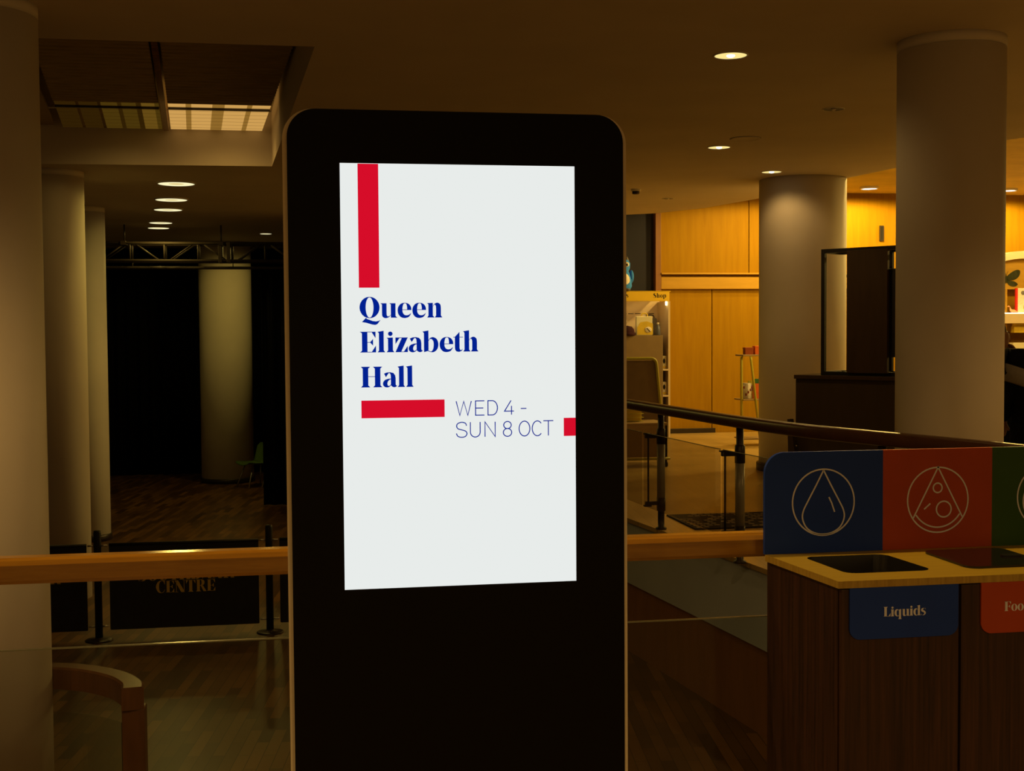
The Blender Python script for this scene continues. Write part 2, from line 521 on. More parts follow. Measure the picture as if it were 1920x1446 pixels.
GLYPH = {
    'l': (112, [STEM_H]),
    'h': (230, [STEM_H] + arch(84)),
    'n': (232, [L_((0, 200), (82, 204), (82, 27), (105, 0), (0, 0), (20, 27), (20, 183))] + arch(82)),
    'u': (232, [L_((0, 200), (86, 200), (86, 60), (22, 60), (22, 183)),
                S([(22, 62), (26, 25), (48, 0), (82, -5), (118, 8), (146, 36)], [(86, 62), (88, 36), (98, 22), (112, 20), (128, 26), (146, 44)]),
                L_((125, 200), (210, 200), (210, 24), (232, 4), (232, 0), (145, 0), (145, 183))]),
    'e': (194, E_LOW),
    'i': (110, [L_((0, 200), (88, 204), (88, 27), (108, 0), (0, 0), (20, 27), (20, 183)),
                ('poly', [(53 + 32 * math.cos(2 * PI * k / 20), 255 + 31 * math.sin(2 * PI * k / 20)) for k in range(20)])]),
    'z': (175, [L_((92, 203), (172, 203), (78, 0), (0, 0)), L_((0, 203), (172, 203), (172, 194), (0, 194)), L_((0, 203), (62, 203), (0, 110)),
                L_((0, 8), (172, 8), (172, 0), (0, 0)), L_((172, 88), (172, 0), (112, 0))]),
    'a': (200, [L_((15, 188), (55, 203), (100, 207), (145, 196), (170, 165), (177, 120), (177, 38), (184, 22), (197, 27), (190, 8), (165, -3), (140, 0),
                   (118, 15), (110, 35), (110, 135), (107, 172), (97, 192), (80, 194), (62, 168), (42, 138)),
                S([(112, 118), (70, 115), (20, 93), (0, 50), (15, 10), (55, -4), (92, 6), (120, 35)],
                  [(112, 108), (92, 101), (72, 82), (62, 52), (68, 25), (82, 17), (98, 25), (114, 44)])]),
    'b': (230, [L_((0, 283), (86, 297), (86, 30), (70, 10), (22, -3), (22, 262)), BOWL_R]),
    'd': (232, [BOWL_L, L_((112, 283), (205, 297), (205, 24), (228, 4), (228, 0), (140, 0), (140, 262))]),
    'q': (232, [BOWL_L, L_((140, 190), (205, 205), (205, -62), (225, -88), (118, -88), (140, -62))]),
    'p': (230, [L_((0, 190), (86, 204), (86, -62), (106, -88), (0, -88), (20, -62), (20, 180)), BOWL_R]),
    't': (142, [L_((0, 206), (22, 206), (88, 275), (88, 206), (138, 206), (138, 198), (88, 198), (88, 48), (96, 24), (115, 22), (135, 42), (122, 12), (82, -4),
                   (45, 2), (26, 25), (22, 60), (22, 198), (0, 198))]),
    's': (165, [S([(140, 185), (95, 206), (40, 200), (8, 160), (22, 110), (80, 82), (105, 55), (90, 20), (50, 2), (8, 15)],
                  [(140, 192), (105, 197), (78, 190), (66, 168), (80, 140), (130, 112), (152, 70), (138, 22), (90, -5), (8, 6)]),
                L_((128, 204), (142, 204), (142, 145)), L_((6, 0), (20, 0), (6, 62))]),
    'o': (200, [G_ring(98, 100, 98, 106, 36, 98)]),
    'Q': (282, [G_ring(138, 142, 138, 147, 54, 139),
                L_((90, 4), (30, -58), (90, -68), (170, -92), (210, -98), (240, -90), (262, -65), (288, -28), (262, -42), (225, -50), (180, -44), (130, -26), (97, -14))]),
    'E': (222, [L_((0, 285), (100, 285), (100, 0), (0, 0), (25, 25), (25, 262)), L_((0, 285), (213, 285), (213, 277), (0, 277)), L_((155, 285), (213, 285), (213, 195)),
                L_((100, 142), (150, 142), (150, 134), (100, 134)), L_((178, 187), (178, 92), (135, 138)),
                L_((0, 8), (218, 8), (218, 0), (0, 0)), L_((218, 95), (218, 0), (155, 0))]),
    'F': (215, [L_((0, 285), (100, 285), (100, 27), (128, 0), (0, 0), (25, 25), (25, 262)), L_((0, 285), (208, 285), (208, 277), (0, 277)), L_((150, 285), (208, 285), (208, 195)),
                L_((100, 142), (150, 142), (150, 134), (100, 134)), L_((178, 187), (178, 92), (135, 138))]),
    'L': (218, [L_((0, 285), (128, 285), (100, 258), (100, 0), (0, 0), (25, 25), (25, 262)), L_((0, 8), (212, 8), (212, 0), (0, 0)), L_((212, 100), (212, 0), (150, 0))]),
    'H': (300, [L_((0, 285), (130, 285), (103, 258), (103, 27), (130, 0), (0, 0), (27, 27), (27, 258)),
                L_((168, 285), (298, 285), (271, 258), (271, 27), (298, 0), (168, 0), (195, 27), (195, 258)), L_((103, 152), (195, 152), (195, 144), (103, 144))]),
    'S': (225, [S([(190, 255), (130, 290), (55, 282), (8, 225), (30, 150), (105, 112), (142, 72), (122, 25), (68, 2), (10, 22)],
                  [(190, 268), (140, 280), (105, 268), (88, 235), (108, 195), (175, 155), (208, 95), (188, 28), (125, -6), (10, 8)]),
                L_((178, 288), (194, 288), (194, 200)), L_((8, 0), (24, 0), (8, 90))]),
    'C': (250, [S([(235, 205), (205, 262), (145, 290), (60, 262), (5, 142), (60, 22), (145, -6), (205, 18), (238, 75)],
                  [(225, 205), (195, 262), (150, 281), (100, 235), (86, 142), (100, 50), (150, 4), (200, 28), (230, 75)]), L_((180, 285), (238, 285), (238, 190))]),
    'N': (290, [L_((0, 285), (90, 285), (265, 0), (255, 0), (170, 0)), L_((40, 285), (52, 285), (52, 0), (40, 0)), L_((0, 8), (92, 8), (92, 0), (0, 0)),
                L_((240, 285), (252, 285), (252, 0), (240, 0)), L_((205, 285), (290, 285), (290, 277), (205, 277))]),
    'T': (250, [L_((82, 285), (160, 285), (160, 25), (188, 0), (54, 0), (82, 25)), L_((0, 285), (242, 285), (242, 277), (0, 277)), L_((0, 285), (60, 285), (0, 195)), L_((182, 285), (242, 285), (242, 195))]),
    'R': (275, [L_((0, 285), (100, 285), (100, 27), (128, 0), (0, 0), (25, 27), (25, 262)),
                S([(100, 285), (170, 282), (215, 250), (222, 212), (205, 165), (160, 142), (100, 138)], [(100, 276), (125, 274), (142, 250), (146, 212), (140, 170), (125, 152), (100, 147)]),
                L_((120, 145), (180, 140), (270, 0), (195, 0))]),
    'U': (275, [L_((0, 285), (130, 285), (103, 258), (103, 90), (27, 90), (27, 258)),
                S([(27, 92), (45, 30), (95, -4), (150, -5), (205, 25), (222, 92)], [(103, 92), (110, 45), (130, 18), (160, 14), (195, 36), (210, 92)]),
                L_((210, 285), (222, 285), (222, 90), (210, 90)), L_((172, 285), (262, 285), (262, 277), (172, 277))]),
    'O': (275, [G_ring(138, 142, 138, 147, 54, 139)]),
    'B': (255, [L_((0, 285), (100, 285), (100, 0), (0, 0), (25, 27), (25, 262)),
                S([(100, 285), (165, 282), (210, 250), (215, 215), (200, 170), (160, 150), (100, 146)], [(100, 276), (122, 274), (138, 250), (142, 215), (136, 175), (122, 158), (100, 153)]),
                S([(100, 152), (170, 148), (225, 120), (235, 78), (220, 30), (170, 2), (100, 0)], [(100, 143), (130, 140), (150, 110), (156, 75), (148, 35), (130, 12), (100, 9)])]),
    'A': (275, [L_((95, 285), (170, 285), (262, 0), (180, 0)), L_((100, 285), (108, 270), (40, 0), (28, 0)), L_((60, 88), (200, 88), (200, 80), (60, 80))]),
    'K': (285, [L_((0, 285), (130, 285), (103, 258), (103, 27), (130, 0), (0, 0), (27, 27), (27, 258)), L_((103, 120), (215, 285), (228, 285), (103, 104)), L_((125, 165), (175, 195), (285, 0), (195, 0))]),
}


def serif(mb, text, x, z, y, k, kx=None, xs=None, track=14, mi=0):
    """write text in the plane y = const facing -y; k metres per glyph unit"""
    kx = kx or k
    cx = 0.0
    for i, ch in enumerate(text):
        if ch == ' ':
            cx += 120
            continue
        w, shapes = GLYPH[ch]
        ox = xs[i] if xs else cx
        for s in shapes:
            if s[0] == 'poly':
                mb.prism([[(x + (ox + p[0]) * kx, z + p[1] * k) for p in s[1]]], 'y', y, y, mi, cap_b=False)
            else:
                a, b = (catmull(s[1], 6), catmull(s[2], 6)) if s[3] else ([Vector((*p, 0)) for p in s[1]], [Vector((*p, 0)) for p in s[2]])
                for i0 in range(len(a) - 1):
                    mb.face([(x + (ox + p.x) * kx, y, z + p.y * k) for p in (a[i0], a[i0 + 1], b[i0 + 1], b[i0])], mi)
        cx += w + track


def line2d(mb, pts, w, y, closed=False, mi=0):
    """flat monoline stroke in the plane y = const; pts are (x, z)"""
    pts = [Vector((p[0], p[1])) for p in pts]
    n = len(pts)
    L, R = [], []
    for i in range(n):
        if closed:
            d0, d1 = (pts[i] - pts[i - 1]), (pts[(i + 1) % n] - pts[i])
        else:
            d0 = pts[i] - pts[i - 1] if i > 0 else pts[1] - pts[0]
            d1 = pts[i + 1] - pts[i] if i < n - 1 else pts[-1] - pts[-2]
        d0, d1 = d0.normalized(), d1.normalized()
        t = (d0 + d1)
        t = t.normalized() if t.length > 1e-4 else d0
        nn = Vector((-t.y, t.x))
        s = min(2.5, 1 / max(0.3, nn.dot(Vector((-d0.y, d0.x)))))
        L.append(pts[i] + nn * w / 2 * s)
        R.append(pts[i] - nn * w / 2 * s)
    for i in range(n if closed else n - 1):
        j = (i + 1) % n
        mb.face([(p.x, y, p.y) for p in (L[i], L[j], R[j], R[i])], mi)


def arc(cx, cz, rx, rz, t0, t1, n=24):
    return [(cx + rx * math.cos(math.radians(t0 + (t1 - t0) * k / n)), cz + rz * math.sin(math.radians(t0 + (t1 - t0) * k / n))) for k in range(n + 1)]


# ================================================================== SETTING
ZC = 3.36          # main ceiling
ZS = 3.83          # timber ceiling over the shop
ZL = -1.2          # lower hall floor
CURVE = [(4.87, 18.63), (5.28, 18.33), (5.74, 17.48), (6.05, 16.2), (6.2, 15.0), (6.27, 13.85), (6.40, 13.0), (6.45, 12.0), (6.50, 10.92), (6.60, 10.75), (7.4, 10.45), (16, 10.0)]
HOLE = [(-4.2, 7.93), (0.146, 7.93), (-0.204, 13.6), (-4.2, 13.72)]

mb = MB()
mb.prism([[(-9, -8), (16, -8)] + CURVE[::-1] + [(1.2, 18.63), (1.2, 27.5), (-9, 27.5)], HOLE], 'z', ZC, ZC, cap_b=False)
# sides of the roof-light recess
for (a, b) in zip(HOLE, HOLE[1:] + HOLE[:1]):
    mb.face([(a[0], a[1], ZC), (b[0], b[1], ZC), (b[0], b[1], 3.92), (a[0], a[1], 3.92)])
struct(mb.build('ceiling', M['ceiling']))

mb = MB()
for a, b in zip(CURVE, CURVE[1:]):
    mb.face([(a[0], a[1], ZC), (b[0], b[1], ZC), (b[0], b[1], ZS + .05), (a[0], a[1], ZS + .05)])
struct(mb.build('trim_1', M['ceiling']))            # curved edge of the ceiling in front of the shop

mb = MB()
mb.box(1.2, 16, 9.5, 20.3, ZS, ZS + .04)
struct(mb.build('ceiling.001', M['slatceil']))

mb = MB()
mb.box(-5.2, 1.4, 7.2, 14.4, 3.93, 3.97)
struct(mb.build('ceiling.002', M['lining']))

# upper level: landing floor with the stepped edge along the void
EDGE = [(1.75, 20.3), (2.72, 11.7), (3.14, 8.2), (3.70, 3.49)]
mb = MB()
mb.prism([[(-9, -8), (16, -8), (16, 20.3)] + EDGE + [(-9, 3.49)]], 'z', -0.035, 0.0)
struct(mb.build('floor', M['landing']))
mb = MB()
INS = [(p[0] + .03, p[1]) for p in EDGE]
for a, b in zip(INS, INS[1:]):
    mb.face([(a[0], a[1], -.58), (b[0], b[1], -.58), (b[0], b[1], -.03), (a[0], a[1], -.03)])
mb.face([(-9, 3.46, -.58), (INS[-1][0], 3.46, -.58), (INS[-1][0], 3.46, -.03), (-9, 3.46, -.03)])
struct(mb.build('wall_landing', M['greywall']))
mb = MB()
INS2 = [(p[0] + .06, p[1]) for p in EDGE]
for a, b in zip(INS2, INS2[1:]):
    mb.face([(a[0], a[1], ZL), (b[0], b[1], ZL), (b[0], b[1], -.56), (a[0], a[1], -.56)])
mb.face([(-9, 3.43, ZL), (INS2[-1][0], 3.43, ZL), (INS2[-1][0], 3.43, -.56), (-9, 3.43, -.56)])
struct(mb.build('wall_lower', M['redwood']))
mb = MB()
mb.box(-9, 4.6, 3.2, 27.5, ZL - .05, ZL)
struct(mb.build('floor_lower', M['hallfloor']))

# shop back wall: oak panels, beam and ledge
mb = MB()
xs = [5.70, 7.17, 8.64, 10.11, 11.58, 13.05, 16.0]
for a, b in zip(xs, xs[1:]):
    mb.box(a + .006, b - .006, 19.57, 19.62, 2.54, ZS, bevel=.003)
xs = [5.70, 6.555, 8.03, 9.5, 10.97, 12.4, 16.0]
for a, b in zip(xs, xs[1:]):
    mb.box(a + .006, b - .006, 19.57, 19.62, 0.0, 2.30, bevel=.003)
mb.box(5.70, 16, 19.58, 19.62, 2.29, 2.55)
struct(mb.build('wall_back', M['oakwall']))
mb = MB()
mb.box(5.70, 16, 19.50, 19.62, 2.285, 2.47, bevel=.006)
struct(mb.build('trim_2', M['oakbeam']))
mb = MB()
mb.box(5.70, 16, 19.48, 19.62, 2.515, 2.54, bevel=.004)
struct(mb.build('trim_3', M['oakbeam']))
mb = MB()
mb.box(5.61, 5.70, 19.50, 19.72, 0, ZS, bevel=.004)
struct(mb.build('trim_4', M['redwood']))
mb = MB()
mb.box(5.84, 6.60, 19.53, 19.57, 0.0, 0.075, bevel=.004)
struct(mb.build('baseboard_back', M['bronze']))
mb = MB()
mb.box(5.60, 16.1, 19.63, 19.70, 0, ZS)
mb.box(16.0, 16.1, -8, 19.7, 0, ZS)
struct(mb.build('wall_shop', M['greywall']))
mb = MB()
mb.box(1.2, 5.62, 19.62, 19.70, ZL, ZS)
struct(mb.build('wall_recess', M['darkgrey']))
mb = MB()
mb.box(1.2, 1.28, 18.63, 27.5, ZL, ZC)
mb.box(-9, 1.28, 27.2, 27.4, ZL, ZC)
struct(mb.build('wall_far', M['blackwall']))
mb = MB()
mb.box(-9.1, -9, -8, 27.5, ZL, ZC)
struct(mb.build('wall_side', M['greywall']))


# ------------------------------------------------------------------ columns
def column(x, y, r, z0, label, collar=True, base=None):
    t = thing('round_column', label, 'column', (x, y, z0), 0, 'round plaster columns')
    h = ZC - z0
    mb = MB()
    mb.lathe([(r, 0.0), (r, h - (.065 if collar else 0.0))], n=64)
    mb.build('shaft', M['plaster'], t)
    if collar:
        mb = MB()
        mb.lathe([(r - .006, h - .065), (r - .006, h - .059), (r + .001, h - .058), (r + .001, h)], n=64)
        mb.build('collar', M['plaster'], t)
    if base:
        mb = MB()
        mb.lathe([(r + base, 0), (r + base, .08), (r + base * .6, .09), (r - .01, .09)], n=64)
        mb.build('base_ring', M['bronze'], t)
    return t


column(-1.622, 7.17, .303, ZL, 'tall pale round column nearest the camera, cut by the picture edge behind the wooden handrail')
column(-2.495, 14.31, .302, ZL, 'pale round column just behind the closest one, beside the barrier banners')
column(-2.80, 18.3, .262, ZL, 'slim pale round column third in the row, next to the black curtain', base=.02)
column(-1.29, 25.05, .49, ZL, 'wide pale round column far off in front of the black curtain, beside the green chair', False, base=.02)
column(5.815, 14.1, .495, 0, 'wide pale round column beside the oak wall with a pool of light at its top', False, base=.03)
column(3.938, 7.255, .316, 0, 'big pale round column behind the recycling station', True)


# ------------------------------------------------------------------ ceiling fittings
def downlight(x, y, z, r, label, lit=True, power=P_RIGHT, group='recessed ceiling downlights'):
    t = thing('ceiling_downlight', label, 'ceiling light', (x, y, z), 0, group)
    mb = MB()
    mb.lathe([(r, 0), (r, -.004), (r * .93, -.007), (r * .9, -.004), (r * .9, 0)], n=40, caps=False)
    mb.build('trim_ring', M['whitemetal'], t)
    mb = MB()
    mb.lathe([(r * .9, -.0035), (r * .5, -.002), (.001, -.001)], n=40, caps=False)
    mb.build('reflector', M['downlight'] if lit else M['bronze'], t)
    mb = MB()
    mb.ball((0, 0, -.004), r * .24, r * .24, .012, seg=14)
    mb.build('bulb', M['downbulb'] if lit else M['whitemetal'], t)
    if lit:
        lamp('bulb_light', (0, 0, -.05), power, WARM, 150, .5, .05, t)
    return t


downlight(2.74, 7.81, ZC, .111, 'largest lit downlight, alone in the ceiling between the totem and the big column', True, 7)
downlight(3.99, 11.7, ZC, .113, 'lit downlight beside the flat round ceiling plate', True, 32)
downlight(5.18, 13.43, ZC, .117, 'lit downlight just in front of the wide column by the oak wall', True, 7)
downlight(4.205, 9.58, ZC, .088, 'unlit dark downlight near the top of the big column', False)
downlight(4.85, 16.27, ZC, .08, 'unlit small downlight above the oak wall edge', False)
downlight(-.18, 21.3, ZC, .065, 'faint unlit downlight beside the top edge of the totem, over the truss', False)
# unseen downlights added outside the view to light rail, station and columns
for (x, y) in ((-1.0, 3.75), (1.6, 3.7), (-3.0, 4.4), (7.0, 5.0), (-1.2, -1.5), (2.2, -1.5)):
    downlight(x, y, ZC, .111, 'unseen lit downlight added to brighten the near landing and columns', True, 130 if y < 0 else (130 if x > 5 else P_NEAR))


def ring_light(x, y, r, label, power=P_HALL):
    t = thing('ring_ceiling_light', label, 'ceiling light', (x, y, ZC), 0, 'ring lights in the lower hall ceiling')
    mb = MB()
    mb.lathe([(r + .02, 0), (r + .02, -.012), (r, -.016), (r, 0)], n=40, caps=False)
    mb.build('housing', M['whitemetal'], t)
    mb = MB()
    mb.lathe([(r, -.012), (r * .96, -.016), (r * .45, -.016), (r * .42, -.012)], n=40, caps=False)
    mb.build('lamp_ring', M['ringglow'], t)
    mb = MB()
    mb.lathe([(r * .42, -.012), (r * .2, -.013), (.001, -.0135)], n=30, caps=False)
    mb.build('centre_disc', M['ringdim'], t)
    lamp('lamp_ring_light', (0, 0, -.06), power, (1, .70, .14), 176, .2, .12, t)
    return t


for (x, y, r, w, lb) in ((-1.31, 15.2, .205, 45, 'largest lit ring light of the hall row, right below the beam'),
                      (-1.53, 17.0, .20, 8, 'second lit ring light of the hall row, counted from the beam'),
                      (-1.70, 18.36, .19, 3, 'third lit ring light of the hall row, counted from the beam'),
                      (-2.01, 20.5, .175, 25, 'fourth lit ring light, upper of the close pair before the truss'),
                      (-2.145, 21.5, .17, 25, 'last lit ring light of the hall row, lower of the close pair above the truss'),
                      (-.46, 22.55, .10, 60, 'small lit ring light off the row, close to the edge of the totem')):
    ring_light(x, y, r, lb, w)

t = thing('ceiling_plate', 'flat round plate outlined faintly on the ceiling beside a lit downlight', 'ceiling plate', (4.05, 11.15, ZC))
mb = MB()
mb.lathe([(.135, 0), (.135, -.006), (.127, -.009), (.12, -.006), (.001, -.006)], n=40, caps=False)
mb.build('plate', M['ceiling'], t)
mb = MB()
mb.lathe([(.137, 0), (.137, -.002), (.142, -.002), (.142, 0)], n=40, caps=False)
mb.build('shadow_gap', M['bronze'], t)

t = thing('smoke_detector', 'small round smoke detector on the ceiling near the totem corner', 'smoke detector', (4.145, 15.27, ZC))
mb = MB()
mb.lathe([(.06, 0), (.06, -.02), (.055, -.025), (.001, -.025)], n=24, caps=False)
mb.build('base', M['whitemetal'], t)
mb = MB()
mb.lathe([(.045, -.025), (.045, -.055), (.03, -.062), (.001, -.062)], n=24, caps=False)
mb.build('sensor_cap', M['bronze'], t)


def louvre(corners, y_split, cells, label, slat_mats, zz=3.72, glow=0):
    """luminous ceiling panel: corners (x_left_near, x_right_near, x_left_far, x_right_far, y_near, y_far)"""
    xl0, xr0, xl1, xr1, y0, y1 = corners
    t = thing('luminous_ceiling_panel', label, 'ceiling light', (0, 0, 0), 0, 'louvred light panels in the roof recess')

    def X(f, y):
        k = (y - y0) / (y1 - y0)
        return (xl0 + (xl1 - xl0) * k) * (1 - f) + (xr0 + (xr1 - xr0) * k) * f
    mb = MB()
    mb.prism([[(X(0, y0), y0), (X(1, y0), y0), (X(1, y_split), y_split), (X(0, y_split), y_split)]], 'z', zz, zz + .03)
    ribs = int((y_split - y0) / .12)
    for k in range(ribs):
        yy = y0 + (k + .5) * (y_split - y0) / ribs
        mb.prism([[(X(0, yy), yy - .03), (X(1, yy), yy - .03), (X(1, yy), yy + .03), (X(0, yy), yy + .03)]], 'z', zz - .012, zz)
    mb.build('dark_panel', M['lining'], t)
    n = len(cells)
    f0 = 0.0
    for w, m in cells:
        f1 = f0 + w
        mb = MB()
        mb.prism([[(X(f0, y_split), y_split), (X(f1, y_split), y_split), (X(f1, y1), y1), (X(f0, y1), y1)]], 'z', zz, zz + .02)
        mb.build('diffuser', m, t)
        f0 = f1
    mb = MB()
    for k in range(int((y1 - y_split) / .2) + 1):
        yy = y_split + k * .2
        mb.prism([[(X(0, yy), yy), (X(1, yy), yy), (X(1, yy), yy + .004), (X(0, yy), yy + .004)]], 'z', zz - .001, zz)
    mb.build('slat', slat_mats, t)
    mb = MB()
    yy = y_split + .22
    mb.prism([[(X(0, yy), yy), (X(1, yy), yy), (X(1, yy), yy + .03), (X(0, yy), yy + .03)]], 'z', zz - .02, zz)
    mb.build('cross_bar', M['bronze'], t)
    if glow:
        lamp('diffuser_light', ((xl1 + xr1) / 2 + .12, y1 - .55, zz - .05), glow, (1, .62, .15), 165, .3, .25, t)
    return t


louvre((-.80, .145, -1.215, -.30, 7.95, 13.58), 12.05,
       [(.17, M['cellbright']), (.055, M['celldim']), (.205, M['cellbright']), (.12, M['celldim']), (.09, M['cellbright']), (.13, M['cellbright']), (.05, M['celldim']), (.18, M['cellbright'])],
       'brightly lit louvred ceiling panel in the roof recess, next to the beam corner', M['plywood'], glow=9)
louvre((-1.62, -.88, -2.27, -1.30, 7.95, 13.58), 12.05,
       [(.2, M['cellfainter']), (.03, M['lining']), (.18, M['cellfainter']), (.03, M['lining']), (.16, M['cellfaint']), (.04, M['cellfainter']), (.14, M['cellfaint']), (.05, M['cellfainter']), (.13, M['cellglim']), (.04, M['cellfaint'])],
       'dim louvred ceiling panel between the closest column and the lit panel', M['lining'], glow=4)
mb = MB()
mb.prism([[(-.865, 7.95), (-.82, 7.95), (-1.235, 13.58), (-1.285, 13.58)]], 'z', 3.70, 3.92)
struct(mb.build('trim_5', M['railwood']))          # timber divider between the two panels
mb = MB()
mb.prism([[(-4.1, 7.95), (-1.70, 7.95), (-2.36, 13.58), (-4.1, 13.6)]], 'z', 3.74, 3.78)
struct(mb.build('ceiling.003', M['lining']))


# ================================================================== LOWER HALL
# truss
t = thing('lighting_truss', 'horizontal aluminium lighting truss hung under the hall ceiling', 'truss', (0, 21, 0))
for yo in (-.15, .15):
    for z in (3.06, 2.785):
        mb = MB()
        mb.tube([(-4.6, yo, z), (1.1, yo, z)], .025, 10)
        mb.build('chord', M['truss'], t)
k = 0
x = -4.6
while x < 1.0:
    for yo in (-.15, .15):
        mb = MB()
        mb.tube([(x, yo, 3.06), (x, yo, 2.785)], .014, 8)
        if k % 2:
            mb.tube([(x + .08, yo, 2.79), (x + .44, yo, 3.05)], .011, 8)
        else:
            mb.tube([(x + .08, yo, 3.05), (x + .44, yo, 2.79)], .011, 8)
        mb.build('brace', M['truss'], t)
    for z in (3.06, 2.785):
        mb = MB()
        mb.tube([(x, -.15, z), (x, .15, z)], .011, 8)
        mb.build('cross_tie', M['truss'], t)
    k += 1
    x += .52
for x in (-2.62, -1.13):
    mb = MB()
    mb.tube([(x, 0, 3.06), (x, 0, ZC)], .012, 8)
    mb.box(x - .04, x + .04, -.19, .19, 3.03, 3.09)
    mb.build('hanger', M['bronze'], t)
for x in (-1.14, -1.01):
    mb = MB()
    mb.box(x - .03, x + .03, -.18, .18, 2.76, 3.08, bevel=.005)
    mb.build('joint_plate', M['truss'], t)
t = thing('drape_pipe', 'thin horizontal pipe slung below the lighting truss', 'pipe', (0, 21.0, 0))
mb = MB()
mb.tube([(-4.6, 0, 2.68), (1.15, 0, 2.68)], .024, 10)
mb.build('pipe', M['truss'], t)
for x in (-4.0, -2.5, -.95, .6):
    mb = MB()
    mb.tube([(x, 0, 2.68), (x, 0, 2.758)], .008, 6)
    mb.build('clamp', M['bronze'], t)


def drape(x0, x1, y, z0, z1, label, amp=.05, per=.22):
    t = thing('stage_drape', label, 'curtain', ((x0 + x1) / 2, y, z0), 0, 'black stage curtains')
    mb = MB()
    n = int((x1 - x0) / per * 8)
    pts = [(x0 + (x1 - x0) * k / n - (x0 + x1) / 2, amp * math.sin(2 * PI * k / 8) + amp * .4 * math.sin(k * .37)) for k in range(n + 1)]
    for a, b in zip(pts, pts[1:]):
        f = mb.face([(a[0], a[1], 0), (b[0], b[1], 0), (b[0], b[1], z1 - z0), (a[0], a[1], z1 - z0)])
        f.smooth = True
    o = mb.build('cloth', M['drape'], t)
    so = o.modifiers.new('thickness', 'SOLIDIFY')
    so.thickness = .01
    mb = MB()
    mb.box(pts[0][0], pts[-1][0], -amp - .01, amp + .01, z1 - z0 - .06, z1 - z0)
    mb.build('heading_tape', M['drape'], t)
    return t


drape(-6.5, 1.1, 26.6, ZL, 3.30, 'wide black curtain closing the far end of the lower hall')
drape(-.52, 1.1, 21.25, ZL + .02, 2.655, 'black curtain hanging from the pipe beside the totem edge')

# barriers
def barrier_post(x, y, label):
    t = thing('barrier_post', label, 'barrier post', (x, y, ZL), 0, 'black cafe barrier posts')
    mb = MB()
    mb.lathe([(.125, 0), (.125, .008), (.115, .014), (.04, .022), (.038, .03)], n=32)
    mb.build('base', M['bronze'], t)
    mb = MB()
    mb.lathe([(.034, .03), (.034, 1.0), (.03, 1.02), (.012, 1.025)], n=24)
    mb.build('pole', M['black'], t)
    for s in (-1, 1):
        for z in (.88, .13):
            mb = MB()
            mb.tube([(s * .03, 0, z), (s * .088, 0, z)], .008, 8)
            mb.build('clip', M['steel'], t)
    return t


barrier_post(-1.815, 12.2, 'black barrier post nearer the closest column, between two banners')
barrier_post(-.262, 12.22, 'black barrier post close to the totem, with a shiny clip')


def banner(x0, x1, label, text):
    t = thing('barrier_banner', label, 'banner', (0, 12.22, 0), 0, 'black barrier banners')
    mb = MB()
    mb.prism([rrect(x0, x1, -1.11, -.315, .01)], 'y', -.006, .006)
    mb.build('panel', M['black'], t)
    mb = MB()
    mb.tube([(x0, 0, -.318), (x1, 0, -.318)], .016, 10)
    mb.build('top_rail', M['black'], t)
    if text:
        cx = (x0 + x1) / 2
        mb = MB()
        serif(mb, 'SOUTHBANK', cx - .42, -.664, -.0075, .112 / 285, .000352, track=6)
        serif(mb, 'CENTRE', cx - .265, -.782, -.0075, .112 / 285, .000352, track=6)
        mb.build('lettering', M['gilt'], t)
    return t


banner(-1.715, -.36, 'black barrier banner with ochre SOUTHBANK CENTRE lettering, whole between two posts', True)
banner(-3.28, -1.915, 'black barrier banner half hidden by the closest column', True)
banner(-.165, 1.19, 'black barrier banner mostly hidden behind the totem', True)

# green shell chair
t = thing('shell_chair', 'green plastic shell chair on splayed metal legs by the far column', 'chair', (-.74, 24.0, ZL), .55)
prof = [(-.28, .415), (-.25, .44), (-.1, .425), (.08, .42), (.16, .45), (.20, .56), (.235, .70), (.265, .80)]
pc = catmull(prof, 5)
mb = MB()
rows = []
for i, p in enumerate(pc):
    s = i / (len(pc) - 1)
    wd = .22 + .02 * math.sin(s * PI)
    wd = wd * (1 if s < .9 else 1 - (s - .9) * 3)
    rows.append([(p.x + .06 * (abs(u) ** 2) * (-1 if s > .55 else 0), u * wd, p.y + .035 * abs(u) ** 2 * (1 if s < .55 else .2)) for u in [-1 + 2 * k / 10 for k in range(11)]])
for A, B in zip(rows, rows[1:]):
    for k in range(10):
        f = mb.face([A[k], A[k + 1], B[k + 1], B[k]])
        f.smooth = True
o = mb.build('seat_shell', M['greenchair'], t)
so = o.modifiers.new('thickness', 'SOLIDIFY')
so.thickness = .012
for (a, b) in (((-.13, -.14), (-.27, -.22)), ((-.13, .14), (-.27, .22)), ((.12, -.14), (.0, -.22)), ((.12, .14), (.26, .22))):
    mb = MB()
    if a[0] > 0:
        a2 = (a[0] + .08, a[1], .42)
        mb.tube([a2, (b[0], b[1], 0.0)] if b[0] == .0 else [a2, (.22, b[1], 0)], .012, 8)
    else:
        mb.tube([(a[0], a[1], .42), (b[0], b[1], 0)], .012, 8)
    mb.build('leg', M['steel'], t)

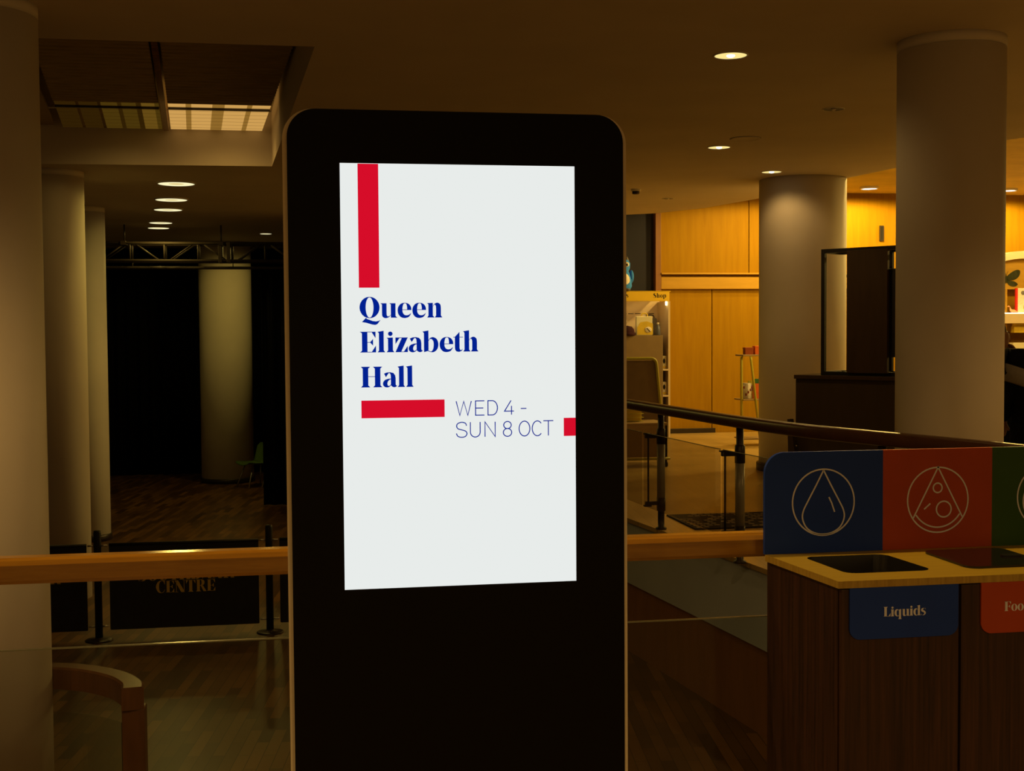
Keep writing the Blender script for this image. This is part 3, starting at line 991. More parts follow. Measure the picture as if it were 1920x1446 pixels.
# newel balustrade of the lower stair
t = thing('stair_balustrade', 'curved wooden stair balustrade with square newel post low behind the glass', 'balustrade', (0, 0, 0))
path = catmull([(-3.0, 7.45, 0), (-2.0, 7.42, 0), (-1.45, 7.36, 0), (-1.18, 7.27, 0), (-.98, 7.10, 0), (-.875, 6.92, 0), (-.849, 6.783, 0)], 8)
mb = MB()
prev = None
for i, p in enumerate(path):
    d = (path[min(i + 1, len(path) - 1)] - path[max(i - 1, 0)]).normalized()
    n_ = Vector((-d.y, d.x, 0)) * .057
    ring = [p + n_ + Vector((0, 0, -.32)), p - n_ + Vector((0, 0, -.32)), p - n_ * .98 + Vector((0, 0, -.21)), p - n_ * .8 + Vector((0, 0, -.2)), p + n_ * .8 + Vector((0, 0, -.2)), p + n_ * .98 + Vector((0, 0, -.21))]
    if i >= 0 and prev:
        for k in range(6):
            mb.face([prev[k], prev[(k + 1) % 6], ring[(k + 1) % 6], ring[k]])
    if i in (0, len(path) - 1):
        mb.face(ring)
    prev = ring
mb.build('handrail', M['newel'], t)
mb = MB()
mb.box(-.907, -.792, 6.79, 6.905, ZL, -.318, bevel=.006)
mb.build('newel_post', M['newel'], t)
mb = MB()
gp = path[:-6]
for a, b in zip(gp, gp[1:]):
    for (z0, z1) in ((ZL + .05, -.46),):
        mb.face([(a.x, a.y, z0), (b.x, b.y, z0), (b.x, b.y, z1), (a.x, a.y, z1)])
o = mb.build('glass_panel', M['glass'], t)
so = o.modifiers.new('thickness', 'SOLIDIFY')
so.thickness = .01
mb = MB()
mb.tube([(-.93, 7.02, ZL), (-.93, 7.02, -.45)], .010, 8)
mb.build('glass_clamp', M['black'], t)


# ================================================================== NEAR BALUSTRADE
t = thing('glass_balustrade', 'straight glass balustrade with thick polished wooden handrail behind the totem', 'balustrade', (0, 3.45, 0))
mb = MB()
prof = [(-.045, .995), (-.045, 1.034), (-.036, 1.045), (-.018, 1.05), (.02, 1.05), (.036, 1.045), (.045, 1.034), (.045, .995), (.036, .985), (-.036, .985)]
mb.prism([prof], 'x', -3.4, 3.72)
mb.build('handrail', M['railwood'], t)
for x0, x1 in ((-3.35, -1.90), (-1.86, .28), (.32, 1.72), (1.76, 3.60)):
    mb = MB()
    mb.box(x0, x1, -.005, .005, .04, .805)
    g = mb.build('glass_panel', M['glass'], t)
    mb = MB()
    mb.box(x0, x1, -.0055, .0055, .8055, .8085)
    mb.build('top_edge', M['glassedge'], g)
for x in (-1.88, .30, 1.74):
    mb = MB()
    mb.box(x - .018, x + .018, -.02, .02, 0, .985, bevel=.004)
    mb.build('post', M['bronze'], t)

# ================================================================== TOTEM
YK = 2.83
t = thing('digital_totem', 'tall black freestanding digital totem with a bright white event screen', 'display totem', (.3645, YK, 0))
cx = .3645
face = [(p[0] - cx, p[1]) for p in rrect(-.0105, .7385, .06, 2.108, .062, 12, (0, 0, 1, 1))]
back = [(p[0] - cx, p[1]) for p in rrect(-.0205, .7485, .03, 2.110, .066, 12, (0, 0, 1, 1))]
mb = MB()
mb.prism([back], 'y', .012, .085)
mb.build('body', M['totembody'], t)
mb = MB()
mb.prism([face], 'y', 0.0, .012)
mb.build('front_panel', M['totemface'], t)
mb = MB()
mb.prism([rrect(-.45, .45, -.19, .30, .03)], 'z', 0, .03)
mb.build('base_plate', M['totembody'], t)
mb = MB()
SX0, SX1, SZ0, SZ1 = .1025 - cx, .6255 - cx, 1.054, 1.9915
mb.box(SX0, SX1, -.0015, .001, SZ0, SZ1)
sc = mb.build('screen', M['screen'], t)
ys = -.0022
mb = MB()
mb.prism([[(.141 - cx, 1.9905), (.141 - cx, 1.720), (.186 - cx, 1.720), (.186 - cx, 1.9905)]], 'y', ys, ys, cap_b=False)
mb.build('red_bar', M['scred'], sc)
mb = MB()
mb.prism([[(.1435 - cx, 1.433), (.3275 - cx, 1.433), (.3275 - cx, 1.472), (.1435 - cx, 1.472)]], 'y', ys, ys, cap_b=False)
mb.build('red_bar', M['scred'], sc)
mb = MB()
mb.prism([[(.598 - cx, 1.385), (.6255 - cx, 1.385), (.6255 - cx, 1.426), (.598 - cx, 1.426)]], 'y', ys, ys, cap_b=False)
mb.build('red_bar', M['scred'], sc)
mb = MB()
k = .0455 / 285
kx = .0001583
serif(mb, 'Queen', .142 - cx, 1.654, ys, k, kx, xs=[0, 287, 527, 732, 937])
serif(mb, 'Elizabeth', .1425 - cx, 1.578, ys, k, kx, xs=[0, 240, 365, 488, 673, 865, 1107, 1300, 1438])
serif(mb, 'Hall', .143 - cx, 1.501, ys, k, kx, xs=[0, 306, 510, 628])
mb.build('title_lettering', M['scblue'], sc)
mb = MB()
W = .0022


def at_(x0, x1, z0, z1, strokes):
    for s, closed in strokes:
        line2d(mb, [(x0 - cx + p[0] * (x1 - x0), z0 + p[1] * (z1 - z0)) for p in s], W, ys, closed)


h0, h1, g0, g1 = 1.4355, 1.4675, 1.3868, 1.4203
at_(.3535, .3875, h0, h1, [([(0, 1), (.235, 0), (.5, .98), (.765, 0), (1, 1)], False)])
at_(.397, .417, h0, h1, [([(1, 1), (0, 1), (0, 0), (1, 0)], False), ([(0, .5), (.88, .5)], False)])
at_(.425, .4465, h0, h1, [([(0, 0), (0, 1), (.45, 1)] + [(.45 + .55 * math.sin(a), .5 + .5 * math.cos(a)) for a in [k * PI / 16 for k in range(1, 16)]] + [(.45, 0)], True)])
at_(.4625, .484, h0, h1, [([(.7, 1), (0, .25), (1, .25)], False), ([(.74, .62), (.74, 0)], False)])
at_(.4995, .5125, h0, h1, [([(0, .42), (1, .42)], False)])
at_(.3535, .3772, g0, g1, [(catmull([(.96, .76), (.86, .93), (.5, 1.0), (.13, .91), (.03, .74), (.16, .57), (.52, .49), (.88, .40), (1.0, .23), (.84, .05), (.48, 0), (.14, .07), (0, .26)], 6), False)])
at_(.385, .407, g0, g1, [([(0, 1), (0, .33)] + [(.5 - .5 * math.cos(a), .33 - .33 * math.sin(a)) for a in [k * PI / 16 for k in range(1, 16)]] + [(1, .33), (1, 1)], False)])
at_(.418, .441, g0, g1, [([(0, 0), (0, 1), (1, 0), (1, 1)], False)])
at_(.4595, .4785, g0, g1, [(arc(.5, .76, .45, .24, 0, 345, 24), True), (arc(.5, .265, .5, .265, 0, 345, 24), True)])
at_(.4955, .520, g0, g1, [(arc(.5, .5, .5, .5, 0, 352, 40), True)])
at_(.5255, .549, g0, g1, [(arc(.5, .5, .5, .5, 42, 318, 32), False)])
at_(.551, .574, g0, g1, [([(0, 1), (1, 1)], False), ([(.5, 1), (.5, 0)], False)])
mb.build('date_lettering', M['scblue'], sc)

# ================================================================== RECYCLING STATION
t = thing('recycling_station', 'dark wood recycling station with pale top and coloured icon board', 'recycling bin', (1.29, 3.16, 0))
ox, oy = 1.29, 3.16
YF, YB, XR = 2.957 - oy, 3.367 - oy, 2.335 - ox
mb = MB()
shell = [(.034, YF + .022), (XR - .012, YF + .022), (XR - .012, YB), (-.002, YB)]
inner = [(.054, YF + .045), (XR - .035, YF + .045), (XR - .035, YB - .02), (.022, YB - .02)]
mb.prism([shell], 'z', .06, .80)
mb.prism([shell, inner], 'z', .80, .982)
mb.build('cabinet', M['veneer'], t)
mb = MB()
mb.box(.03, XR - .03, YF + .05, YB - .02, 0, .06)
mb.build('plinth', M['black'], t)
for k in range(3):
    xa, xb = (.036 if k == 0 else .014 + k * .3425), .014 + (k + 1) * .3425 - .006
    mb = MB()
    mb.box(xa, xb, YF + .006, YF + .021, .075, .978, bevel=.002)
    d = mb.build('door', M['veneer'], t)
hole = [[(p[0] + .018 * (.1 - (p[1] + .11) / .245), p[1]) for p in rrect(.090 + k * .3425, .090 + k * .3425 + .234, 3.05 - oy, 3.295 - oy, .03, 6)] for k in range(3)]
mb = MB()
mb.prism([[(.026, YF), (XR, YF), (XR, YB - .012), (-.013, YB - .012)], hole[0], hole[2]], 'z', .982, 1.0, 0, side_mi=1)
mb.build('worktop', [M['bamboo'], M['bambooedge']], t)
for hi in (0, 2):
    mb = MB()
    h = hole[hi]
    hx, hy = sum(p[0] for p in h) / len(h), sum(p[1] for p in h) / len(h)
    low = [(hx + (p[0] - hx) * .8, hy + (p[1] - hy) * .8) for p in h]
    n = len(h)
    for i in range(n):
        j = (i + 1) % n
        mb.face([(*h[i], 1.001), (*h[j], 1.001), (*low[j], .84), (*low[i], .84)])
    mb.prism([low], 'z', .84, .838)
    mb.build('chute', M['blackplastic'], t)
mb = MB()
mb.prism([rrect(.08 + .3425, .08 + .3425 + .236, 3.045 - oy, 3.30 - oy, .03, 6)], 'z', 1.0005, 1.006)
lid = mb.build('lid', M['blackgloss'], t)
mb = MB()
mb.prism([rrect(.5875, .645, 3.155 - oy, 3.185 - oy, .012, 4)], 'z', 1.0062, 1.010)
mb.build('lid_grip', M['blackplastic'], lid)
# icon board
bz0, bz1 = 1.0, 1.283
bx = [-.013, .335, .667, XR + .013]
for k, m_ in enumerate(('boardblue', 'boardred', 'boardgreen')):
    mb = MB()
    mb.prism([rrect(bx[k], bx[k + 1], bz0, bz1, .058, 10, (0, 0, k == 2, k == 0))], 'y', YB - .010, YB + .003)
    p = tag(mb.build('sign_board', M[m_], t), ('blue board with a droplet icon', 'red board with a pizza slice icon', 'green board with an apple icon')[k])
    mb = MB()
    y_ = YB - .0108
    w_ = .0042
    if k == 0:
        cx_, cz_, rx_, rz_ = 1.448 - ox, 1.141, .091, .0925
        line2d(mb, arc(cx_, cz_, rx_, rz_, 0, 353, 50), w_, y_, True)
        pts = [(0, .97), (-.22, .52), (-.45, .07), (-.60, -.25), (-.62, -.5), (-.50, -.76), (-.27, -.92), (0, -.97), (.27, -.92), (.50, -.76), (.62, -.5), (.60, -.25), (.45, .07), (.22, .52)]
        cp = catmull([(a * .0985, b * .0925) for a, b in pts] + [(0, .97 * .0925)], 5)
        line2d(mb, [(cx_ + v.x, cz_ + v.y) for v in cp], w_, y_, False)
        line2d(mb, [(cx_ + .016, cz_ + .014), (cx_ + .024, cz_ - .002), (cx_ + .033, cz_ - .028)], w_, y_)
    elif k == 1:
        cx_, cz_, rx_, rz_ = 1.791 - ox, 1.138, .092, .0925
        line2d(mb, arc(cx_, cz_, rx_, rz_, 0, 353, 50), w_, y_, True)
        ap = (cx_, cz_ + .0925)
        e0 = (cx_ - .0745, cz_ - .050)
        e1 = (cx_ + .0745, cz_ - .050)
        line2d(mb, [e0, ap, e1], w_, y_)
        line2d(mb, arc(cx_, cz_ + .005, .080, .083, 214, 326, 24), w_, y_)
        line2d(mb, arc(cx_ - .001, cz_ + .034, .0135, .0135, 0, 345, 20), w_, y_, True)
        line2d(mb, arc(cx_ + .018, cz_ - .027, .0225, .0225, 0, 345, 24), w_, y_, True)
        line2d(mb, [(cx_ - .042, cz_ - .026), (cx_ - .023, cz_ - .010)], w_, y_)
    else:
        cx_, cz_ = 2.128 - ox, 1.138
        line2d(mb, arc(cx_, cz_, .092, .0925, 0, 353, 50), w_, y_, True)
        line2d(mb, arc(cx_ + .012, cz_ - .012, .086, .078, 150, 262, 24), w_, y_)
        line2d(mb, arc(cx_ - .012, cz_ - .012, .086, .078, 30, -82, 24), w_, y_)
        line2d(mb, arc(cx_ - .034, cz_ + .018, .034, .024, 200, 20, 16), w_, y_)
        line2d(mb, arc(cx_ + .034, cz_ + .018, .034, .024, -20, 160, 16), w_, y_)
        line2d(mb, [(cx_, cz_ + .024), (cx_ + .012, cz_ + .062)], w_, y_)
    mb.build('icon', M['printcream'], p)
for k, (m_, word) in enumerate((('boardblue', 'Liquids'), ('boardred', 'Food'), ('boardgreen', ''))):
    mb = MB()
    xa = 1.346 - ox + k * .352
    mb.prism([rrect(xa, xa + .290, .852, .9815, .028, 8, (1, 1, 0, 0))], 'y', YF + .001, YF + .006)
    lb = tag(mb.build('label_plate', M[m_], t), ('blue plate lettered Liquids', 'red plate lettered Food', 'plain green plate')[k])
    if word:
        mb = MB()
        serif(mb, word, xa + (.089 if k == 0 else .063), .907, YF + .0004, .0245 / 285, .0245 / 285, track=4)
        mb.build('lettering', M['printcream'], lb)

# ================================================================== FAR CURVED BALUSTRADE
t = thing('curved_balustrade', 'curving dark handrail on grey posts with glass panels along the upper landing', 'balustrade', (0, 0, 0))
RP = [(2.62, 12.6), (2.735, 11.7), (2.841, 10.918), (2.912, 9.965), (2.966, 9.294), (3.03, 8.468), (3.141, 7.648), (3.276, 7.161), (3.46, 6.624), (3.60, 6.158), (3.72, 5.7), (3.95, 4.9)]
rp = catmull([(x, y, 0) for x, y in RP], 6)
mb = MB()
prev = None
for i, p in enumerate(rp):
    d = (rp[min(i + 1, len(rp) - 1)] - rp[max(i - 1, 0)]).normalized()
    n_ = Vector((-d.y, d.x, 0))
    ring = [p + n_ * (a * .045) + Vector((0, 0, .99 + b * .042)) for a, b in [(math.copysign(abs(math.cos(q)) ** .55, math.cos(q)), math.copysign(abs(math.sin(q)) ** .55, math.sin(q))) for q in [2 * PI * k / 14 for k in range(14)]]]
    if prev:
        for k in range(14):
            f = mb.face([prev[k], prev[(k + 1) % 14], ring[(k + 1) % 14], ring[k]])
            f.smooth = True
    if i in (0, len(rp) - 1):
        mb.face(ring)
    prev = ring
mb.build('handrail', M['darkrail'], t)
for (x, y) in ((2.735, 11.9), (2.945, 10.09), (3.05, 8.5), (3.36, 6.95), (3.71, 5.75)):
    mb = MB()
    mb.lathe([(.033, .25), (.033, .72)], (x, y, 0), 20)
    ps = mb.build('post', M['post'], t)
    mb = MB()
    mb.lathe([(.036, .70), (.036, .82), (.030, .825), (.026, .83), (.026, .96)], (x, y, 0), 20)
    mb.build('upper_sleeve', M['bronze'], ps)
    mb = MB()
    mb.lathe([(.045, 0), (.045, .012), (.027, .02), (.027, .15), (.036, .152), (.036, .26)], (x, y, 0), 20)
    mb.build('foot_sleeve', M['bronze'], ps)
    for z in (.765, .215):
        mb = MB()
        mb.box(x - .135, x - .03, y - .014, y + .014, z - .016, z + .016, bevel=.004)
        mb.box(x - .145, x - .085, y - .024, y + .024, z - .006 + (.02 if z > .5 else -.02), z + .006 + (.02 if z > .5 else -.02), bevel=.003)
        mb.build('bracket', M['bronze'], t)
    mb = MB()
    mb.tube([(x - .108, y, .20), (x - .108, y, .775)], .008, 8)
    mb.build('clamp_rod', M['bronze'], t)
off = [(p.x - .108, p.y) for p in rp]
for (ya, yb) in ((12.4, 11.92), (11.88, 10.11), (10.07, 8.52), (8.48, 6.97), (6.93, 5.77), (5.73, 5.0)):
    seg = [p for p in off if yb <= p[1] <= ya]

    def xat(yq):
        for a, b in zip(off, off[1:]):
            if b[1] <= yq <= a[1]:
                return a[0] + (b[0] - a[0]) * (a[1] - yq) / (a[1] - b[1])
        return off[-1][0]
    seg = [(xat(ya), ya)] + seg + [(xat(yb), yb)]
    mb = MB()
    for a, b in zip(seg, seg[1:]):
        mb.face([(a[0], a[1], .2), (b[0], b[1], .2), (b[0], b[1], .795), (a[0], a[1], .795)])
    o = mb.build('glass_panel', M['tintglass'], t)
    so = o.modifiers.new('thickness', 'SOLIDIFY')
    so.thickness = .008
    mb = MB()
    mb.tube([(p[0], p[1], .797) for p in seg], .003, 6)
    mb.build('glass_rim', M['glassedge'], o)

# mat at the landing edge
t = thing('floor_mat', 'dark woven floor mat with pale flecks at the foot of the curved balustrade', 'mat', (3.6, 10.38, 0))
mb = MB()
mb.box(-.40, .95, -.40, .42, 0, .012, bevel=.004)
mb.build('mat_base', M['matdark'], t)
mb = MB()
for i in range(22):
    for j in range(9):
        if random.random() < .55:
            x, y = -.37 + i * .06, -.36 + j * .088
            mb.box(x, x + .045, y, y + .03, .012, .016)
mb.build('pale_weave', M['matpale'], t)

# ================================================================== SHOP
# shop lamps in the timber ceiling
def shop_lamp(x, y, label, power=P_SHOP):
    t = thing('shop_spotlight', label, 'ceiling light', (x, y, ZS), 0, 'round lamps in the timber ceiling')
    mb = MB()
    mb.lathe([(.14, 0), (.14, -.03), (.125, -.035), (.12, -.02)], n=32, caps=False)
    mb.build('trim_ring', M['whitemetal'], t)
    mb = MB()
    mb.lathe([(.122, -.022), (.001, -.024)], n=32, caps=False)
    mb.build('lens', M['shopglow'], t)
    lamp('lens_light', (0, 0, -.08), power, SHOPLIGHT, 178, .15, .09, t)
    return t


shop_lamp(8.80, 18.70, 'bright round lamp in the timber ceiling between the two pale columns')
shop_lamp(11.15, 18.72, 'bright round lamp in the timber ceiling beyond the big column')
for (x, y) in ((7.2, 15.4), (7.3, 17.9), (9.6, 15.2), (11.8, 13.4), (12.6, 17.0)):  # extra lamps out of sight, added to brighten the oak wall and shop
    shop_lamp(x, y, 'unseen round lamp added in the timber ceiling to brighten the shop')

# wall-mounted slot
t = thing('wall_slot', 'small dark vertical slot fitting high on the oak wall between the pale columns', 'wall fitting', (9.418, 19.56, 3.06))
mb = MB()
mb.box(-.035, .035, -.02, .01, 0, .25, bevel=.004)
mb.build('plate', M['bronze'], t)
mb = MB()
mb.box(-.012, .012, -.024, -.02, .02, .23)
mb.build('slot', M['black'], t)

# yellow-topped shop unit
t = thing('shop_display_unit', 'tall shop display unit with yellow header sign lettered Shop', 'display unit', (4.31, 18.9, 0))
ux = 5.555 - 4.2
UL = -1.3
mb = MB()
mb.box(UL, ux - .02, -.03, 0.0, 2.08, 2.232, bevel=.003)
mb.box(UL, ux, -.03, .62, 2.225, 2.236)
hd = mb.build('header_sign', M['yellow'], t)
mb = MB()
serif(mb, 'Shop', 1.082, 2.132, -.0315, .068 / 285, .068 / 285 * .92)
serif(mb, 's', .655, 2.137, -.0315, .068 / 285)
mb.build('lettering', M['ink'], hd)
mb = MB()
mb.box(UL, ux, .58, .62, .04, 2.225)
mb.build('back_panel', M['unitwhite'], t)
mb = MB()
mb.box(ux - .03, ux, -.0, .60, .0, 2.08)
mb.build('side_panel', M['unitwhite'], t)
mb = MB()
mb.box(UL, UL + .03, 0, .60, .0, 2.08)
mb.build('side_panel', M['unitwhite'], t)
mb = MB()
mb.box(UL + .03, 1.235, -.02, .45, 0.05, 1.56, bevel=.004)
mb.build('plinth_counter', M['unitbrown'], t)
for z in (1.02, .62, .36):
    mb = MB()
    mb.box(1.236, ux - .031, .0, .58, z, z + .025)
    mb.build('shelf', M['unitwhite'], t)
mb = MB()
mb.box(ux - .05, ux - .032, .05, .09, 2.02, 2.078)
mb.build('strip_light', M['striplight'], t)
mb = MB()
mb.box(UL + .03, ux - .06, .03, .06, 2.10, 2.112)
mb.build('strip_light', M['striplight'], t)
mb = MB()
for k in range(9):
    x = .3 + k * .11
    mb.tube([(x, .58, 1.90), (x + .085, .58, 1.90)], .006, 6)
mb.build('hook_rail', M['bronze'], t)

# plush owl on the unit
t = thing('plush_toy', 'teal plush toy with a white belly sitting on top of the shop unit', 'soft toy', (4.925, 18.98, 2.236))
mb = MB()
mb.lathe([(.001, 0), (.12, .0), (.155, .07), (.15, .17), (.12, .27), (.105, .30), (.125, .345), (.13, .42), (.10, .47), (.001, .49)], n=24, caps=False)
mb.build('body', M['teal'], t)
for s in (-1, 1):
    mb = MB()
    mb.ball((s * .055, -.112, .40), .036, .02, .036)
    mb.build('eye', M['plushwhite'], t)
    mb = MB()
    mb.ball((s * .052, -.13, .395), .013, .008, .018)
    mb.build('pupil', M['ink'], t)
    mb = MB()
    mb.lathe([(.035, 0), (.02, .04), (.001, .075)], (s * .085, 0, .455), 10)
    mb.build('ear', M['plushgrey'], t)
    mb = MB()
    mb.ball((s * .15, -.01, .22), .035, .06, .10)
    mb.build('wing', M['teal'], t)
    mb = MB()
    mb.ball((s * .06, -.12, .02), .045, .055, .02)
    mb.build('foot', M['plushgrey'], t)
mb = MB()
mb.ball((0, -.085, .16), .105, .085, .12)
mb.build('belly', M['plushwhite'], t)
mb = MB()
mb.lathe([(.018, 0), (.001, .03)], (0, -.135, .35), 8)
mb.build('beak', M['packyellow'], t)

t = thing('gift_pack', 'pale pack with yellow print and an oval badge on the shop unit', 'packaged gift', (5.275, 18.96, 1.5605))
mb = MB()
mb.box(-.135, .12, -.03, .03, 0, .29, bevel=.008)
mb.build('card', M['paper'], t)
mb = MB()
mb.prism([[(-.12, .01), (.125, .01), (.125, .18), (.03, .215), (-.07, .20), (-.12, .12)]], 'y', -.034, -.031)
mb.build('printed_panel', M['packyellow'], t)
mb = MB()
mb.ball((.05, -.038, .085), .055, .01, .045)
mb.build('badge', M['plushwhite'], t)
mb = MB()
mb.tube([(.025, -.05, .11), (.08, -.05, .055)], .006, 6)
mb.build('badge_mark', M['ink'], t)
mb = MB()
mb.tube(catmull([(-.05, 0, .285), (-.03, 0, .33), (.03, 0, .33), (.05, 0, .285)], 5), .01, 6)
mb.build('handle', M['packyellow'], t)

t = thing('knitted_hat', 'dark maroon woollen hat with a pale band lying on the shop unit', 'hat', (5.0, 18.94, 1.5605))
mb = MB()
mb.lathe([(.115, 0), (.118, .03), (.105, .09), (.07, .135), (.001, .15)], n=24, caps=False)
mb.build('crown', M['maroon'], t)
mb = MB()
mb.lathe([(.12, .0), (.128, .015), (.124, .04), (.116, .045)], n=24, caps=False)
mb.build('brim', M['maroon'], t)
t = thing('soft_toy', 'pale fluffy toy tucked behind the dark hat on the shop unit', 'soft toy', (4.97, 19.14, 1.5605))
mb = MB()
mb.ball((0, 0, .10), .10, .09, .10)
mb.ball((.01, -.03, .215), .06, .055, .055)
mb.build('body', M['plushwhite'], t)
mb = MB()
mb.ball((.03, -.085, .22), .01, .008, .01)
mb.ball((-.02, -.085, .22), .01, .008, .01)
mb.build('eye', M['ink'], t)

bot = thing('drinks_bottle', 'blue-grey bottle with a pale cap at the outer end of the shop unit', 'bottle', (5.495, 18.98, 1.5605), 0, 'bottles on the shop unit')
mb = MB()
mb.lathe([(.034, 0), (.037, .01), (.037, .12), (.018, .155), (.016, .165)], n=20)
mb.build('body', M['bluegrey'], bot)
mb = MB()
mb.lathe([(.019, .163), (.019, .195)], n=16)
mb.build('cap', M['plushwhite'], bot)
t = thing('tote_bag', 'dark folded bag hanging behind the bottle on the shop unit', 'bag', (5.46, 19.38, 1.5605))
mb = MB()
mb.box(-.07, .13, -.03, .05, 0, .27, bevel=.02)
mb.build('body', M['plushgrey'], t)
mb = MB()
mb.tube(catmull([(-.03, 0, .26), (-.02, .03, .31), (.08, .03, .31), (.09, 0, .26)], 5), .008, 6)
mb.build('handle', M['black'], t)

for (z, lb, ca, ma) in ((1.045, 'pale picture card with a dark figure on the top side shelf of the shop unit', 'packaged gift', 'paper'),
                        (.645, 'small white figurine box on the lower side shelf of the shop unit', 'packaged gift', 'plushwhite')):
    t = thing('boxed_gift', lb, ca, (5.593, 19.02, z + .0005), 0, 'boxed gifts on the side shelves')
    mb = MB()
    mb.box(-.045, .036, -.05, .05, 0, .20, bevel=.004)
    mb.build('box', M[ma], t)
    mb = MB()
    mb.ball((-.005, -.052, .12), .018, .004, .04)
    mb.build('printed_figure', M['ink'], t)
    mb = MB()
    mb.box(-.032, .036, -.053, -.0502, .01, .04)
    mb.build('printed_band', M['packyellow'], t)


# display trolleys
def arch_path(w0, w1, z0, z1, r, y=0.0):
    pts = [(-w0, y, z0)]
    pts += [(-w1 + r - r * math.cos(a), y, z1 - r + r * math.sin(a)) for a in [k * PI / 2 / 6 for k in range(7)]]
    pts += [(w1 - r + r * math.sin(a), y, z1 - r + r * math.cos(a)) for a in [k * PI / 2 / 6 for k in range(7)]]
    pts += [(w0, y, z0)]
    return pts


def caster(mb, x, y):
    mb.tube([(x, y, .10), (x, y, .065)], .012, 8)
    mb.tube([(x - .012, y, .032), (x + .012, y, .032)], .032, 14, up=Vector((0, 1, 0)))


t = thing('display_trolley', 'wheeled olive tube frame trolley with a tall arched back board and low plywood box', 'trolley', (4.20, 15.35, 0))
mb = MB()
mb.tube(arch_path(.335, .225, .09, 1.285, .07, 0), .019, 12)
mb.build('arch_frame', M['olive'], t)
mb = MB()
mb.prism([[(-.30, .50), (.30, .50), (.21, 1.26), (-.21, 1.26)]], 'y', .012, .024)
mb.build('back_board', M['unitbrown'], t)
mb = MB()
mb.box(-.45, .18, -.62, -.03, .50, .53, bevel=.004)
mb.box(-.45, .18, -.62, -.59, .12, .50, bevel=.004)
mb.box(.15, .18, -.62, -.03, .12, .50, bevel=.004)
mb.box(-.45, -.42, -.62, -.03, .12, .50, bevel=.004)
mb.build('storage_box', M['plywood'], t)
mb = MB()
mb.tube([(-.47, -.63, .10), (.20, -.63, .10), (.32, 0, .10), (-.32, 0, .10)], .016, 10, closed=True)
mb.build('base_frame', M['olive'], t)
for (x, y) in ((-.43, -.6), (.17, -.6), (.335, 0), (-.31, 0)):
    mb = MB()
    caster(mb, x, y)
    mb.build('caster', M['rubber'], t)
t = thing('storage_basket', 'small yellow wire basket standing on the low trolley box', 'basket', (4.02, 15.02, .531))
mb = MB()
for k in range(5):
    mb.tube([(-.14, -.1, .01 + k * .045), (.12, -.1, .01 + k * .045), (.12, .1, .01 + k * .045), (-.14, .1, .01 + k * .045)], .004, 6, closed=True)
mb.build('wire_side', M['olive'], t)
mb = MB()
mb.box(-.12, .10, -.08, .08, .006, .16, bevel=.01)
mb.build('contents', M['packyellow'], t)

t = thing('display_stand', 'slim olive tube frame display stand on wheels against the oak wall', 'display stand', (6.41, 17.3, 0), 0)
for (xa, ya, xb, yb) in ((-.215, -.10, -.25, -.20), (-.095, -.14, .0, -.26), (.22, -.10, .26, -.20)):
    mb = MB()
    mb.tube([(xa, ya, 1.26), (xa + (xb - xa) * .05, ya + (yb - ya) * .05, 1.20), (xb, yb, .10)], .018, 10)
    mb.build('leg', M['olive'], t)
mb = MB()
mb.box(-.215, .30, -.16, .16, 1.262, 1.285, bevel=.004)
mb.build('top_shelf', M['plywood'], t)
for z in (.64, .09):
    mb = MB()
    mb.box(-.225, .28, -.2, .18, z, z + .02, bevel=.004)
    mb.build('shelf', M['plywood'], t)
for (x, y) in ((-.245, -.20), (.0, -.26), (.26, -.20)):
    mb = MB()
    caster(mb, x, y)
    mb.build('caster', M['rubber'], t)
for i, (dx, w, h, m_, lb) in enumerate(((-.10, .12, .10, 'rust', 'small rust-coloured box on the top of the slim display stand'), (.06, .15, .12, 'orange', 'bright orange box on the top of the slim display stand'))):
    t = thing('gift_box', lb, 'box', (6.42 + dx, 17.28, 1.2855), 0, 'boxes on the slim display stand')
    mb = MB()
    mb.box(-w / 2, w / 2, -.05, .05, 0, h * .75, bevel=.004)
    mb.build('box', M[m_], t)
    mb = MB()
    mb.box(-w / 2 - .003, w / 2 + .003, -.053, .053, h * .75, h, bevel=.004)
    mb.build('lid', M[m_], t)
t = thing('mug', 'white patterned mug on the middle shelf of the slim display stand', 'mug', (6.31, 17.30, .6605))
mb = MB()
mb.lathe([(.055, 0), (.062, .01), (.062, .22), (.056, .22), (.054, .02), (.001, .02)], n=20, caps=False)
mb.build('cup', M['plushwhite'], t)
mb = MB()
for k in range(12):
    a = 2 * PI * k / 12
    mb.ball((.061 * math.cos(a), .061 * math.sin(a), .06 + .1 * ((k * 5) % 4) / 3), .014, .014, .02, seg=8)
mb.build('pattern', M['rust'], t)
t = thing('greeting_card', 'grey-green upright card beside the mug on the slim display stand', 'card', (6.40, 17.38, .6605))
mb = MB()
mb.box(-.045, .045, -.008, .008, 0, .25, bevel=.002)
mb.build('card', M['olive'], t)
mb = MB()
mb.ball((0, -.009, .15), .03, .003, .05)
mb.build('printed_motif', M['plushgrey'], t)
t = thing('book', 'orange book with a dark green top band on the slim display stand', 'book', (6.45, 17.26, .6605))
mb = MB()
mb.box(-.065, .065, -.02, .02, 0, .215, bevel=.002)
mb.build('cover', M['orange'], t)
mb = MB()
mb.box(-.066, .066, -.021, .021, .216, .28, bevel=.002)
mb.build('top_band', M['green'], t)

